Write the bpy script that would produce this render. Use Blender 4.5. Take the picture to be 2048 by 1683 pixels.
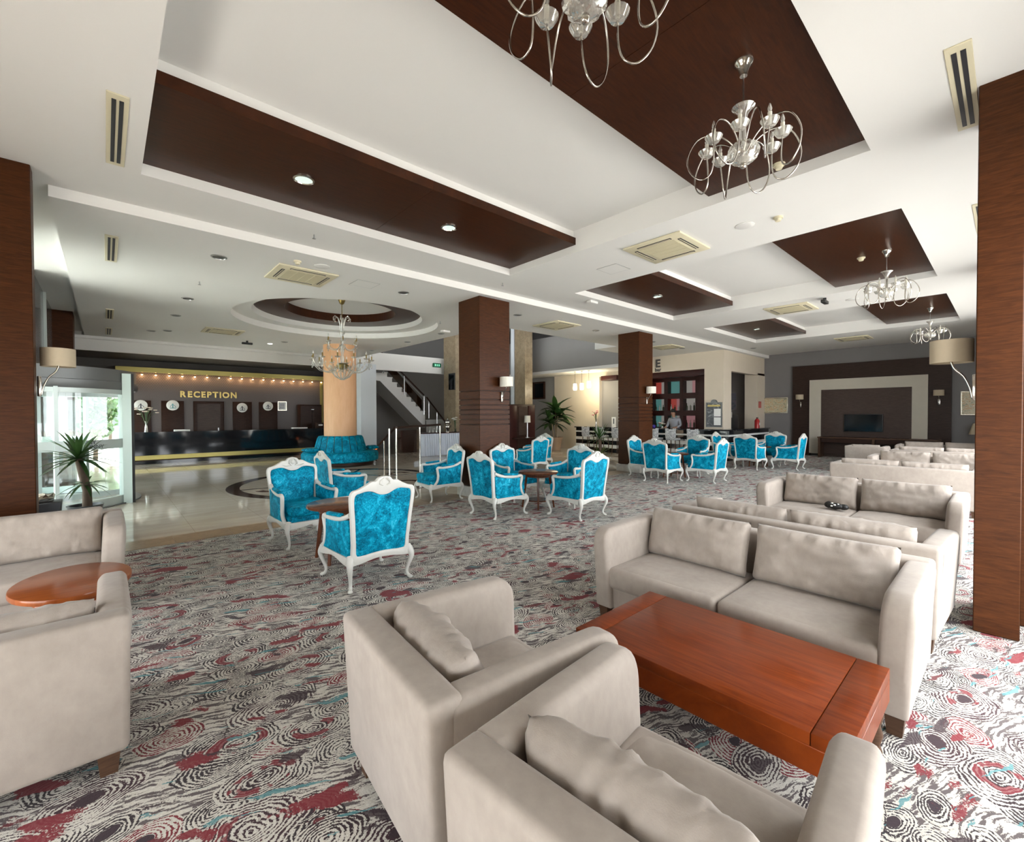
import bpy, bmesh, math, random
from mathutils import Vector, Matrix, noise
random.seed(7)
for o in list(bpy.data.objects):
    bpy.data.objects.remove(o)
S = bpy.context.scene
COL = S.collection
PI = math.pi
R = math.radians

# ---------------------------------------------------------------- camera, sky, exposure
def make_camera():
    yaw, pitch, roll = R(47.88), R(-.86), R(-.18)
    f = Vector((math.cos(yaw)*math.cos(pitch), math.sin(yaw)*math.cos(pitch), math.sin(pitch)))
    r0 = Vector((math.sin(yaw), -math.cos(yaw), 0))
    u0 = r0.cross(f)
    r = math.cos(roll)*r0 + math.sin(roll)*u0
    u = -math.sin(roll)*r0 + math.cos(roll)*u0
    cd = bpy.data.cameras.new('camera')
    cd.sensor_fit = 'HORIZONTAL'
    cd.sensor_width = 36
    cd.lens = 900.4/2048*36
    cd.clip_start = .02
    co = bpy.data.objects.new('camera', cd)
    COL.objects.link(co)
    m = Matrix((r, u, -f)).transposed().to_4x4()
    m.translation = (0, 0, 1.6)
    co.matrix_world = m
    S.camera = co
make_camera()

W = bpy.data.worlds.new('sky')
S.world = W
W.use_nodes = True
bg = W.node_tree.nodes['Background']
bg.inputs[0].default_value = (.93, .97, 1.0, 1)
bg.inputs[1].default_value = 4.0
S.view_settings.view_transform = 'Standard'
S.view_settings.look = 'None'
S.view_settings.gamma = 1
S.view_settings.use_curve_mapping = False
S.view_settings.exposure = 1.34

sun = bpy.data.lights.new('sun', 'SUN'); sun.energy = 11; sun.angle = R(2); sun.color = (1, .96, .9)
so = bpy.data.objects.new('sun', sun); COL.objects.link(so)
so.rotation_euler = (R(-32), 0, R(8))     # added, high from behind the building: brightens the forecourt to bounce onto the ceiling
def portal(loc, rot, sx, sy):
    l = bpy.data.lights.new('window_portal', 'AREA')
    l.shape = 'RECTANGLE'; l.size = sx; l.size_y = sy
    l.cycles.is_portal = True
    o = bpy.data.objects.new('window_portal', l)
    o.location = loc; o.rotation_euler = rot
    COL.objects.link(o)
# ---------------------------------------------------------------- mesh helpers
class G:
    def __init__(s):
        s.v = []; s.f = []
    def add(s, vs, fs):
        n = len(s.v)
        s.v += [tuple(p) for p in vs]
        s.f += [tuple(i+n for i in q) for q in fs]
        return s
    def box(s, x0, y0, z0, x1, y1, z1):
        if x0 > x1: x0, x1 = x1, x0
        if y0 > y1: y0, y1 = y1, y0
        if z0 > z1: z0, z1 = z1, z0
        return s.add([(x0,y0,z0),(x1,y0,z0),(x1,y1,z0),(x0,y1,z0),(x0,y0,z1),(x1,y0,z1),(x1,y1,z1),(x0,y1,z1)],
                     [(0,3,2,1),(4,5,6,7),(0,1,5,4),(1,2,6,5),(2,3,7,6),(3,0,4,7)])
    def cbox(s, c, d):
        return s.box(c[0]-d[0]/2, c[1]-d[1]/2, c[2]-d[2]/2, c[0]+d[0]/2, c[1]+d[1]/2, c[2]+d[2]/2)
    def tube(s, pts, r, n=8, caps=True):
        pts = [Vector(p) for p in pts]
        k = len(pts)
        rs = r if isinstance(r, (list, tuple)) else [r]*k
        vs, fs = [], []
        t0 = (pts[1]-pts[0]).normalized()
        a = Vector((0,0,1)) if abs(t0.z) < .9 else Vector((1,0,0))
        u = t0.cross(a).normalized()
        for i, p in enumerate(pts):
            t = (pts[min(i+1,k-1)]-pts[max(i-1,0)])
            if t.length < 1e-9: t = t0
            t.normalize()
            u = (u - t*u.dot(t))
            if u.length < 1e-6: u = t.orthogonal()
            u.normalize()
            w = t.cross(u)
            for j in range(n):
                an = 2*PI*j/n
                vs.append(p + (u*math.cos(an)+w*math.sin(an))*rs[i])
        for i in range(k-1):
            for j in range(n):
                fs.append((i*n+j, i*n+(j+1)%n, (i+1)*n+(j+1)%n, (i+1)*n+j))
        if caps:
            fs.append(tuple(reversed(range(n)))); fs.append(tuple(range((k-1)*n, k*n)))
        return s.add(vs, fs)
    def cyl(s, p0, p1, r0, r1=None, n=16, caps=True):
        return s.tube([p0, p1], [r0, r0 if r1 is None else r1], n, caps)
    def lathe(s, prof, n=24, c=(0,0,0), a0=0, a1=2*PI):
        full = abs(a1-a0) > 2*PI-1e-6
        m = n if full else n+1
        vs, fs = [], []
        for r, z in prof:
            for j in range(m):
                an = a0+(a1-a0)*j/n
                vs.append((c[0]+r*math.cos(an), c[1]+r*math.sin(an), c[2]+z))
        for i in range(len(prof)-1):
            for j in range(n):
                fs.append((i*m+j, i*m+(j+1)%m, (i+1)*m+(j+1)%m, (i+1)*m+j))
        return s.add(vs, fs)
    def ell(s, c, r, n=12, m=8):
        if not isinstance(r, (tuple, list)): r = (r, r, r)
        vs, fs = [], []
        for i in range(m+1):
            th = PI*i/m
            for j in range(n):
                ph = 2*PI*j/n
                vs.append((c[0]+r[0]*math.sin(th)*math.cos(ph), c[1]+r[1]*math.sin(th)*math.sin(ph), c[2]-r[2]*math.cos(th)))
        for i in range(m):
            for j in range(n):
                fs.append((i*n+j, i*n+(j+1)%n, (i+1)*n+(j+1)%n, (i+1)*n+j))
        return s.add(vs, fs)
    def prism(s, poly, d0, d1, axis='y'):
        # poly of 2D points extruded along axis; x->(y,z) y->(x,z) z->(x,y)
        def mk(p, d):
            return {'x': (d, p[0], p[1]), 'y': (p[0], d, p[1]), 'z': (p[0], p[1], d)}[axis]
        n = len(poly)
        vs = [mk(p, d0) for p in poly]+[mk(p, d1) for p in poly]
        fs = [tuple(range(n)), tuple(reversed(range(n, 2*n)))]
        for i in range(n):
            fs.append((i, (i+1) % n, n+(i+1) % n, n+i))
        return s.add(vs, fs)
    def ring(s, outer, inner, d0, d1, axis='y'):
        # frame between two closed loops with the same number of points
        def mk(p, d):
            return {'x': (d, p[0], p[1]), 'y': (p[0], d, p[1]), 'z': (p[0], p[1], d)}[axis]
        n = len(outer)
        vs = [mk(p, d0) for p in outer]+[mk(p, d0) for p in inner]+[mk(p, d1) for p in outer]+[mk(p, d1) for p in inner]
        fs = []
        for i in range(n):
            j = (i+1) % n
            fs += [(i, j, n+j, n+i), (2*n+i, 3*n+i, 3*n+j, 2*n+j), (i, 2*n+i, 2*n+j, j), (n+i, n+j, 3*n+j, 3*n+i)]
        return s.add(vs, fs)
    def map(s, fn):
        s.v = [tuple(fn(Vector(p))) for p in s.v]
        return s
    def join(s, g, m=None):
        return s.add([m @ Vector(p) for p in g.v] if m is not None else g.v, g.f)

def rbox(x0, y0, z0, x1, y1, z1, r, seg=2):
    g = G().box(x0, y0, z0, x1, y1, z1)
    bm = bmesh.new()
    vs = [bm.verts.new(p) for p in g.v]
    for q in g.f: bm.faces.new([vs[i] for i in q])
    bmesh.ops.bevel(bm, geom=list(bm.edges), offset=r, segments=seg, profile=.5, affect='EDGES')
    o = G()
    bm.verts.index_update()
    o.v = [tuple(v.co) for v in bm.verts]
    o.f = [tuple(v.index for v in f.verts) for f in bm.faces]
    bm.free()
    return o

def ob(name, g, mat, parent=None, smooth=None, loc=None, bevel=0, seg=2, rot=None):
    me = bpy.data.meshes.new(name)
    bm = bmesh.new()
    vs = [bm.verts.new(p) for p in g.v]
    for q in g.f:
        try: bm.faces.new([vs[i] for i in q])
        except ValueError: pass
    bmesh.ops.recalc_face_normals(bm, faces=bm.faces)
    if bevel:
        bmesh.ops.remove_doubles(bm, verts=bm.verts, dist=1e-5)
        es = [e for e in bm.edges if len(e.link_faces) == 2 and e.calc_face_angle(0) > .5]
        bmesh.ops.bevel(bm, geom=es, offset=bevel, segments=seg, profile=.5, affect='EDGES')
    bm.to_mesh(me); bm.free()
    if smooth is None and bevel: smooth = 40
    if smooth:
        me.shade_smooth()
        if smooth < 180: me.set_sharp_from_angle(angle=R(smooth))
    me.materials.append(M(mat) if isinstance(mat, str) else mat)
    o = bpy.data.objects.new(name, me)
    COL.objects.link(o)
    if parent is not None: o.parent = parent
    if loc: o.location = loc
    if rot: o.rotation_euler = rot
    return o

def tag(o, label, cat, group=None):
    o['label'] = label; o['category'] = cat
    if group: o['group'] = group
    return o
def thing(name, label=None, cat=None, loc=(0,0,0), rz=0, group=None):
    o = bpy.data.objects.new(name, None)
    o.empty_display_size = .1
    COL.objects.link(o)
    o.location = loc; o.rotation_euler = (0, 0, rz)
    if label: tag(o, label, cat, group)
    return o
def struct(name, g, mat, parent=None, **k):
    o = ob(name, g, mat, parent, **k)
    if parent is None: o['kind'] = 'structure'
    return o
KIDS = {}
def copy_tree(o, loc=None, rz=None, label=None, parent=None):
    c = o.copy()
    COL.objects.link(c)
    if parent is not None:
        c.parent = parent
    if loc is not None: c.location = loc
    if rz is not None: c.rotation_euler = (0, 0, rz)
    if label: c['label'] = label
    for ch in list(o.children):
        copy_tree(ch, parent=c)
    return c
def text_ob(name, s, size, mat, parent, loc, rot, depth=.01, align='LEFT', squash=1, bold=0):
    cu = bpy.data.curves.new(name, 'FONT')
    cu.body = s; cu.size = size; cu.extrude = depth; cu.align_x = align; cu.offset = bold; cu.resolution_u = 4
    t = bpy.data.objects.new(name+'_tmp', cu)
    COL.objects.link(t)
    dg = bpy.context.evaluated_depsgraph_get()
    me = bpy.data.meshes.new_from_object(t.evaluated_get(dg))
    bpy.data.objects.remove(t)
    me.name = name
    me.materials.clear(); me.materials.append(M(mat))
    o = bpy.data.objects.new(name, me)
    COL.objects.link(o)
    o.parent = parent
    o.location = loc; o.rotation_euler = rot; o.scale = (squash, 1, 1)
    return o
FACE = {'+y': 0, '-y': PI, '+x': -PI/2, '-x': PI/2}
# ---------------------------------------------------------------- materials
_M = {}
def M(k):
    if k not in _M: _M[k] = MATS[k](k)
    return _M[k]
class NT:
    def __init__(s, name):
        s.m = bpy.data.materials.new(name); s.m.use_nodes = True
        s.t = s.m.node_tree
        s.b = s.t.nodes['Principled BSDF']
    def n(s, ty, **kw):
        nd = s.t.nodes.new(ty)
        for k, v in kw.items():
            if k.startswith('_'): setattr(nd, k[1:], v)
        for k, v in kw.items():
            if k.startswith('_'): continue
            sk = nd.inputs[int(k[1:])] if k[0] == 'i' and k[1:].isdigit() else nd.inputs[k.replace('0', ' ')]
            s.set(sk, v)
        return nd
    def set(s, sk, v):
        if hasattr(v, 'is_linked') or isinstance(v, bpy.types.NodeSocket): s.t.links.new(v, sk)
        else: sk.default_value = v
    def P(s, **kw):
        for k, v in kw.items(): s.set(s.b.inputs[k.replace('0', ' ')], v)
        return s.m
    def co(s, scale=(1,1,1), obj=True):
        tc = s.n('ShaderNodeTexCoord')
        mp = s.n('ShaderNodeMapping', Vector=tc.outputs['Object' if obj else 'Generated'])
        mp.inputs['Scale'].default_value = scale
        return mp.outputs[0]
    def noise(s, vec, scale, detail=2, rough=.5, dist=0):
        return s.n('ShaderNodeTexNoise', Vector=vec, Scale=scale, Detail=detail, Roughness=rough, Distortion=dist)
    def ramp(s, fac, stops):
        r = s.n('ShaderNodeValToRGB', Fac=fac)
        e = r.color_ramp.elements
        while len(e) < len(stops): e.new(.5)
        for q, (p, c) in zip(e, stops):
            q.position = p
            q.color = (c, c, c, 1) if not isinstance(c, (tuple, list)) else (*c[:3], 1)
        return r.outputs[0]
    def math(s, op, a, b=0, c=0):
        m = s.n('ShaderNodeMath', _operation=op)
        s.set(m.inputs[0], a); s.set(m.inputs[1], b); s.set(m.inputs[2], c)
        return m.outputs[0]
    def mix(s, f, a, b):
        m = s.n('ShaderNodeMix', _data_type='RGBA')
        s.set(m.inputs[0], f)
        s.set(m.inputs[6], (*a, 1) if isinstance(a, tuple) and len(a) == 3 else a)
        s.set(m.inputs[7], (*b, 1) if isinstance(b, tuple) and len(b) == 3 else b)
        return m.outputs[2]
    def bump(s, h, st=.3, d=.01):
        b = s.n('ShaderNodeBump', Strength=st, Distance=d, Height=h)
        s.t.links.new(b.outputs[0], s.b.inputs['Normal'])
def c4(c): return (*c, 1)
def plain(col, rough=.5, metal=0, **kw):
    def f(k):
        t = NT(k)
        return t.P(Base0Color=c4(col), Roughness=rough, Metallic=metal, **kw)
    return f
def paint(col, rough=.6, amt=.06, sc=3, bump=.0):
    def f(k):
        t = NT(k)
        nz = t.noise(t.co(), sc, 4)
        a = tuple(x*(1-amt) for x in col); b = tuple(min(1, x*(1+amt)) for x in col)
        if bump:
            t.bump(t.noise(t.co(), 180, 2).outputs[0], bump, .002)
        return t.P(Base0Color=t.mix(nz.outputs[0], a, b), Roughness=rough)
    return f
def wood(a, b, rough=.35, sc=(1.2, 1.2, 14), grain=6, coat=.0):
    def f(k):
        t = NT(k)
        v = t.co(sc)
        n1 = t.noise(v, grain, 6, .65, .6).outputs[0]
        n2 = t.noise(t.co((1,1,1)), 1.3, 2).outputs[0]
        c = t.mix(t.ramp(n1, [(.32, 0), (.68, 1)]), a, b)
        c = t.mix(t.math('MULTIPLY', n2, .35), c, a)
        t.bump(n1, .05, .002)
        return t.P(Base0Color=c, Roughness=rough, Coat0Weight=coat, Coat0Roughness=.12, Specular0IOR0Level=.18)
    return f
def m_velvet(k):
    t = NT(k)
    v = t.co()
    geo = t.n('ShaderNodeObjectInfo')
    off = t.n('ShaderNodeVectorMath', _operation='MULTIPLY_ADD')
    t.set(off.inputs[0], geo.outputs['Random']); off.inputs[1].default_value = (31, 17, 9); t.set(off.inputs[2], v)
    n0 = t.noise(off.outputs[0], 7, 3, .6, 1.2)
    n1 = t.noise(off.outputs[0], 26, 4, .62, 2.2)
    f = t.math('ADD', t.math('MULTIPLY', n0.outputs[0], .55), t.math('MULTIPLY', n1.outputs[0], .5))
    c = t.ramp(f, [(.38, (.0, .075, .125)), (.52, (.0, .225, .37)), (.62, (.005, .42, .62)), (.74, (.16, .68, .86))])  # palest stop paints the crushed pile's sheen highlights into the base colour
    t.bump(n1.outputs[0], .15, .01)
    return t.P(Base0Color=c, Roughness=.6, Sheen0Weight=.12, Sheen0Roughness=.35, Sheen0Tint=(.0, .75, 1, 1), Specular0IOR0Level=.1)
def m_beige(k, wrinkle=False):
    t = NT(k)
    v = t.co()
    n0 = t.noise(v, 5, 3, .55, .4); n1 = t.noise(v, 240, 2); n2 = t.noise(t.co((1, 1, .6)), 26, 4, .65)
    f = t.math('ADD', t.math('MULTIPLY', n0.outputs[0], .6), t.math('MULTIPLY', n2.outputs[0], .4))
    c = t.mix(t.ramp(f, [(.3, 0), (.7, 1)]), (.31, .262, .225), (.405, .35, .302))
    h = n1.outputs[0]
    if wrinkle:
        wv = t.noise(t.co((1, 1, .45)), 9, 2, .5, .5).outputs[0]
        h = t.math('ADD', t.math('MULTIPLY', h, .06), wv)
        t.bump(h, .38, .03)
    else: t.bump(h, .12, .002)
    return t.P(Base0Color=c, Roughness=.85, Sheen0Weight=.15, Sheen0Roughness=.4)
def m_carpet(k):
    t = NT(k)
    v = t.co((1, 1, 1))
    def warp(vec, sc, amp):
        wn = t.noise(v, sc, 2, .5)
        w = t.n('ShaderNodeVectorMath', _operation='MULTIPLY_ADD')
        t.set(w.inputs[0], wn.outputs['Color']); w.inputs[1].default_value = (amp, amp, 0); t.set(w.inputs[2], vec)
        return w.outputs[0]
    w = warp(warp(warp(v, 2.6, .14), 7, .055), 18, .022)
    st = t.n('ShaderNodeMapping', Vector=w); st.inputs['Scale'].default_value = (.85, 1.3, 1); st.inputs['Rotation'].default_value = (0, 0, .5)
    st = st.outputs[0]
    tuft = t.noise(v, 135, 2, .6).outputs[0]
    fade = t.math('SUBTRACT', t.noise(v, 8, 3, .6).outputs[0], .5)
    tf = t.math('SUBTRACT', tuft, .5)
    def rings(scale, freq, off, rad):
        mp = t.n('ShaderNodeMapping', Vector=st); mp.inputs['Location'].default_value = (off, off*.7, 0)
        vo = t.n('ShaderNodeTexVoronoi', _voronoi_dimensions='2D', Vector=mp.outputs[0], Scale=scale, Randomness=.95)
        d = vo.outputs['Distance']
        s = t.math('SINE', t.math('MULTIPLY', d, freq))
        c = t.n('ShaderNodeSeparateColor', Color=vo.outputs['Color']).outputs
        line = t.ramp(t.math('ADD', t.math('ADD', s, t.math('MULTIPLY', tf, 6.5)), t.math('MULTIPLY', fade, 4.5)), [(.06, 0), (.18, 1)])
        inside = t.math('LESS_THAN', d, t.math('ADD', rad, t.math('MULTIPLY', c[0], .2)))
        return d, c, line, inside
    dA, cA, lA, iA = rings(2.7, 128, 0, .32)
    dB, cB, lB, iB = rings(3.8, 100, 3.3, .34)
    smap = t.n('ShaderNodeMapping', Vector=st); smap.inputs['Scale'].default_value = (1, 5.5, 1)
    streak = t.noise(smap.outputs[0], 9, 2, .55).outputs[0]
    lC = t.ramp(t.math('ADD', streak, t.math('MULTIPLY', tf, .35)), [(.49, 0), (.53, 1)])
    cream = t.mix(t.ramp(tuft, [(.3, 0), (.7, 1)]), (.50, .465, .405), (.68, .65, .585))
    ink = t.mix(cA[2], (.014, .006, .008), (.045, .013, .020))
    inkB = t.mix(t.math('GREATER_THAN', cB[1], .72), (.026, .015, .018), (.17, .011, .02))
    c = t.mix(t.math('MULTIPLY', lC, .9), cream, (.05, .03, .035))
    cb = t.mix(lB, cream, inkB)
    cb = t.mix(t.math('MULTIPLY', t.math('LESS_THAN', dB, .12), t.math('GREATER_THAN', cB[2], .8)), cb, (.03, .014, .02))
    c = t.mix(iB, c, cb)
    ca = t.mix(lA, cream, ink)
    band = t.math('MULTIPLY', t.math('LESS_THAN', t.math('ABSOLUTE', t.math('SUBTRACT', dA, .22)), .055), t.math('MULTIPLY', t.math('GREATER_THAN', cA[1], .6), t.ramp(fade, [(.0, 0), (.03, 1)])))
    ca = t.mix(t.math('MULTIPLY', band, .85), ca, (.19, .011, .02))
    ca = t.mix(t.math('MULTIPLY', t.math('LESS_THAN', dA, .10), t.math('GREATER_THAN', cA[2], .84)), ca, (.035, .014, .02))
    c = t.mix(t.math('MULTIPLY', iA, t.math('GREATER_THAN', cA[1], .18)), c, ca)
    def blob(sc, off, thr, col, amt, stretch=(1, 1, 1)):
        mp = t.n('ShaderNodeMapping', Vector=st); mp.inputs['Location'].default_value = (off, off, 0); mp.inputs['Scale'].default_value = stretch
        n = t.noise(mp.outputs[0], sc, 2, .5, .4).outputs[0]
        f = t.ramp(t.math('ADD', n, t.math('MULTIPLY', tf, .10)), [(thr, 0), (thr+.008, 1)])
        return t.mix(t.math('MULTIPLY', f, amt), c, col)
    c = blob(3.3, 0, .645, (.036, .016, .022), .9, (1, 1.7, 1))
    c = blob(2.9, 7.7, .632, (.19, .010, .018), .96, (1, 1.5, 1))
    c = blob(3.0, 13.1, .685, (.12, .008, .014), .95, (1, 2.2, 1))
    c = blob(3.4, 21.3, .66, (.07, .24, .26), .85, (1, 4.5, 1))
    t.bump(tuft, .3, .006)
    return t.P(Base0Color=c, Roughness=.95, Sheen0Weight=.08)
def m_marble(k):
    t = NT(k)
    v = t.co((.35, 1.6, 1))
    n0 = t.noise(v, 2.2, 6, .62, .7).outputs[0]
    n1 = t.noise(t.co(), .7, 2).outputs[0]
    c = t.mix(t.ramp(n0, [(.3, 0), (.7, 1)]), (.52, .46, .38), (.72, .66, .57))
    c = t.mix(t.math('MULTIPLY', n1, .25), c, (.6, .54, .45))
    br = t.n('ShaderNodeTexBrick', Vector=t.co((1, 1, 1)), Scale=1.0)
    br.offset = 0
    for kk, vv in (('Mortar Size', .004), ('Brick Width', .9), ('Row Height', .9)): br.inputs[kk].default_value = vv
    c = t.mix(t.math('MULTIPLY', br.outputs['Fac'], .35), c, (.2, .16, .12))
    return t.P(Base0Color=c, Roughness=.055, Specular0IOR0Level=.62)
def m_stone(a, b, sc=6, rough=.3):
    def f(k):
        t = NT(k)
        n0 = t.noise(t.co(), sc, 8, .7, .3).outputs[0]
        n1 = t.noise(t.co(), sc*6, 3, .6).outputs[0]
        f_ = t.math('ADD', t.math('MULTIPLY', n0, .7), t.math('MULTIPLY', n1, .3))
        return t.P(Base0Color=t.mix(t.ramp(f_, [(.36, 0), (.64, 1)]), a, b), Roughness=rough)
    return f
def m_glass(tint=(.93, .97, .96), refl=.5):
    def f(k):
        t = NT(k)
        t.t.nodes.remove(t.b)
        tr = t.n('ShaderNodeBsdfTransparent', Color=c4(tint))
        gl = t.n('ShaderNodeBsdfGlossy', Color=(1, 1, 1, 1), Roughness=.02)
        fr = t.n('ShaderNodeFresnel', IOR=1.5)
        mx = t.n('ShaderNodeMixShader')
        t.set(mx.inputs[0], t.math('ADD', t.math('MULTIPLY', fr.outputs[0], refl*1.6), .02)); t.set(mx.inputs[1], tr.outputs[0]); t.set(mx.inputs[2], gl.outputs[0])
        t.t.links.new(mx.outputs[0], t.t.nodes['Material Output'].inputs[0])
        return t.m
    return f
def m_crystal(k):
    t = NT(k)
    t.t.nodes.remove(t.b)
    tr = t.n('ShaderNodeBsdfTransparent', Color=(.92, .92, .9, 1))
    gl = t.n('ShaderNodeBsdfGlossy', Color=(1, 1, .97, 1), Roughness=.08)
    df = t.n('ShaderNodeBsdfDiffuse', Color=(.85, .83, .78, 1))
    lw = t.n('ShaderNodeLayerWeight', Blend=.45)
    m1 = t.n('ShaderNodeMixShader'); t.set(m1.inputs[0], t.math('ADD', t.math('MULTIPLY', lw.outputs[1], .7), .18)); t.set(m1.inputs[1], tr.outputs[0]); t.set(m1.inputs[2], gl.outputs[0])
    m2 = t.n('ShaderNodeMixShader'); m2.inputs[0].default_value = .16; t.set(m2.inputs[1], m1.outputs[0]); t.set(m2.inputs[2], df.outputs[0])
    t.t.links.new(m2.outputs[0], t.t.nodes['Material Output'].inputs[0])
    return t.m
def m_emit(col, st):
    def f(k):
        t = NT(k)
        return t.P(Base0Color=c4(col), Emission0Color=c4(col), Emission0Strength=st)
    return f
def m_recwall(k):
    t = NT(k)
    v = t.co()
    br = t.n('ShaderNodeTexBrick', Vector=t.n('ShaderNodeMapping', Vector=v, Rotation=(PI/2, 0, 0)).outputs[0], Scale=1.0)
    for kk, vv in (('Mortar Size', .006), ('Brick Width', .07), ('Row Height', .05)): br.inputs[kk].default_value = vv
    br.offset = .5
    n = t.noise(v, 40, 2).outputs[0]
    sepz = t.n('ShaderNodeSeparateXYZ', Vector=v).outputs[2]
    up = t.ramp(t.math('SUBTRACT', sepz, 2.42), [(.0, 0), (.45, 1)])
    c = t.mix(n, (.09, .075, .074), (.14, .118, .115))
    c = t.mix(t.math('MULTIPLY', t.math('MULTIPLY', br.outputs['Fac'], up), .8), c, (.30, .20, .12))
    t.bump(t.math('MULTIPLY', br.outputs['Fac'], up), .5, .01)
    return t.P(Base0Color=c, Roughness=.45)
def m_leaf(a, b):
    def f(k):
        t = NT(k)
        oi = t.n('ShaderNodeObjectInfo')
        n = t.noise(t.co(), 5, 2).outputs[0]
        return t.P(Base0Color=t.mix(t.math('ADD', t.math('MULTIPLY', n, .6), t.math('MULTIPLY', oi.outputs['Random'], .4)), a, b), Roughness=.42)
    return f
def m_art(cols, sc):
    def f(k):
        t = NT(k)
        n = t.noise(t.co((1, 1, 2.2)), sc, 4, .6, 1.5).outputs[0]
        k_ = len(cols)
        return t.P(Base0Color=t.ramp(n, [(.3+.4*i/(k_-1), c) for i, c in enumerate(cols)]), Roughness=.3)
    return f
def m_stool(k):
    t = NT(k)
    n = t.noise(t.co(), 22, 3, .6, 1.5).outputs[0]
    return t.P(Base0Color=t.ramp(n, [(.42, (.26, .27, .29)), (.5, (.62, .63, .65)), (.6, (.74, .74, .74))]), Roughness=.7)
def m_columncolor(k):
    t = NT(k)
    n = t.noise(t.co((3, 3, .5)), 5, 5, .65).outputs[0]
    n2 = t.noise(t.co(), 45, 2).outputs[0]
    t.bump(n2, .3, .01)
    return t.P(Base0Color=t.mix(n, (.72, .38, .19), (.88, .54, .31)), Roughness=.5)
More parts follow.
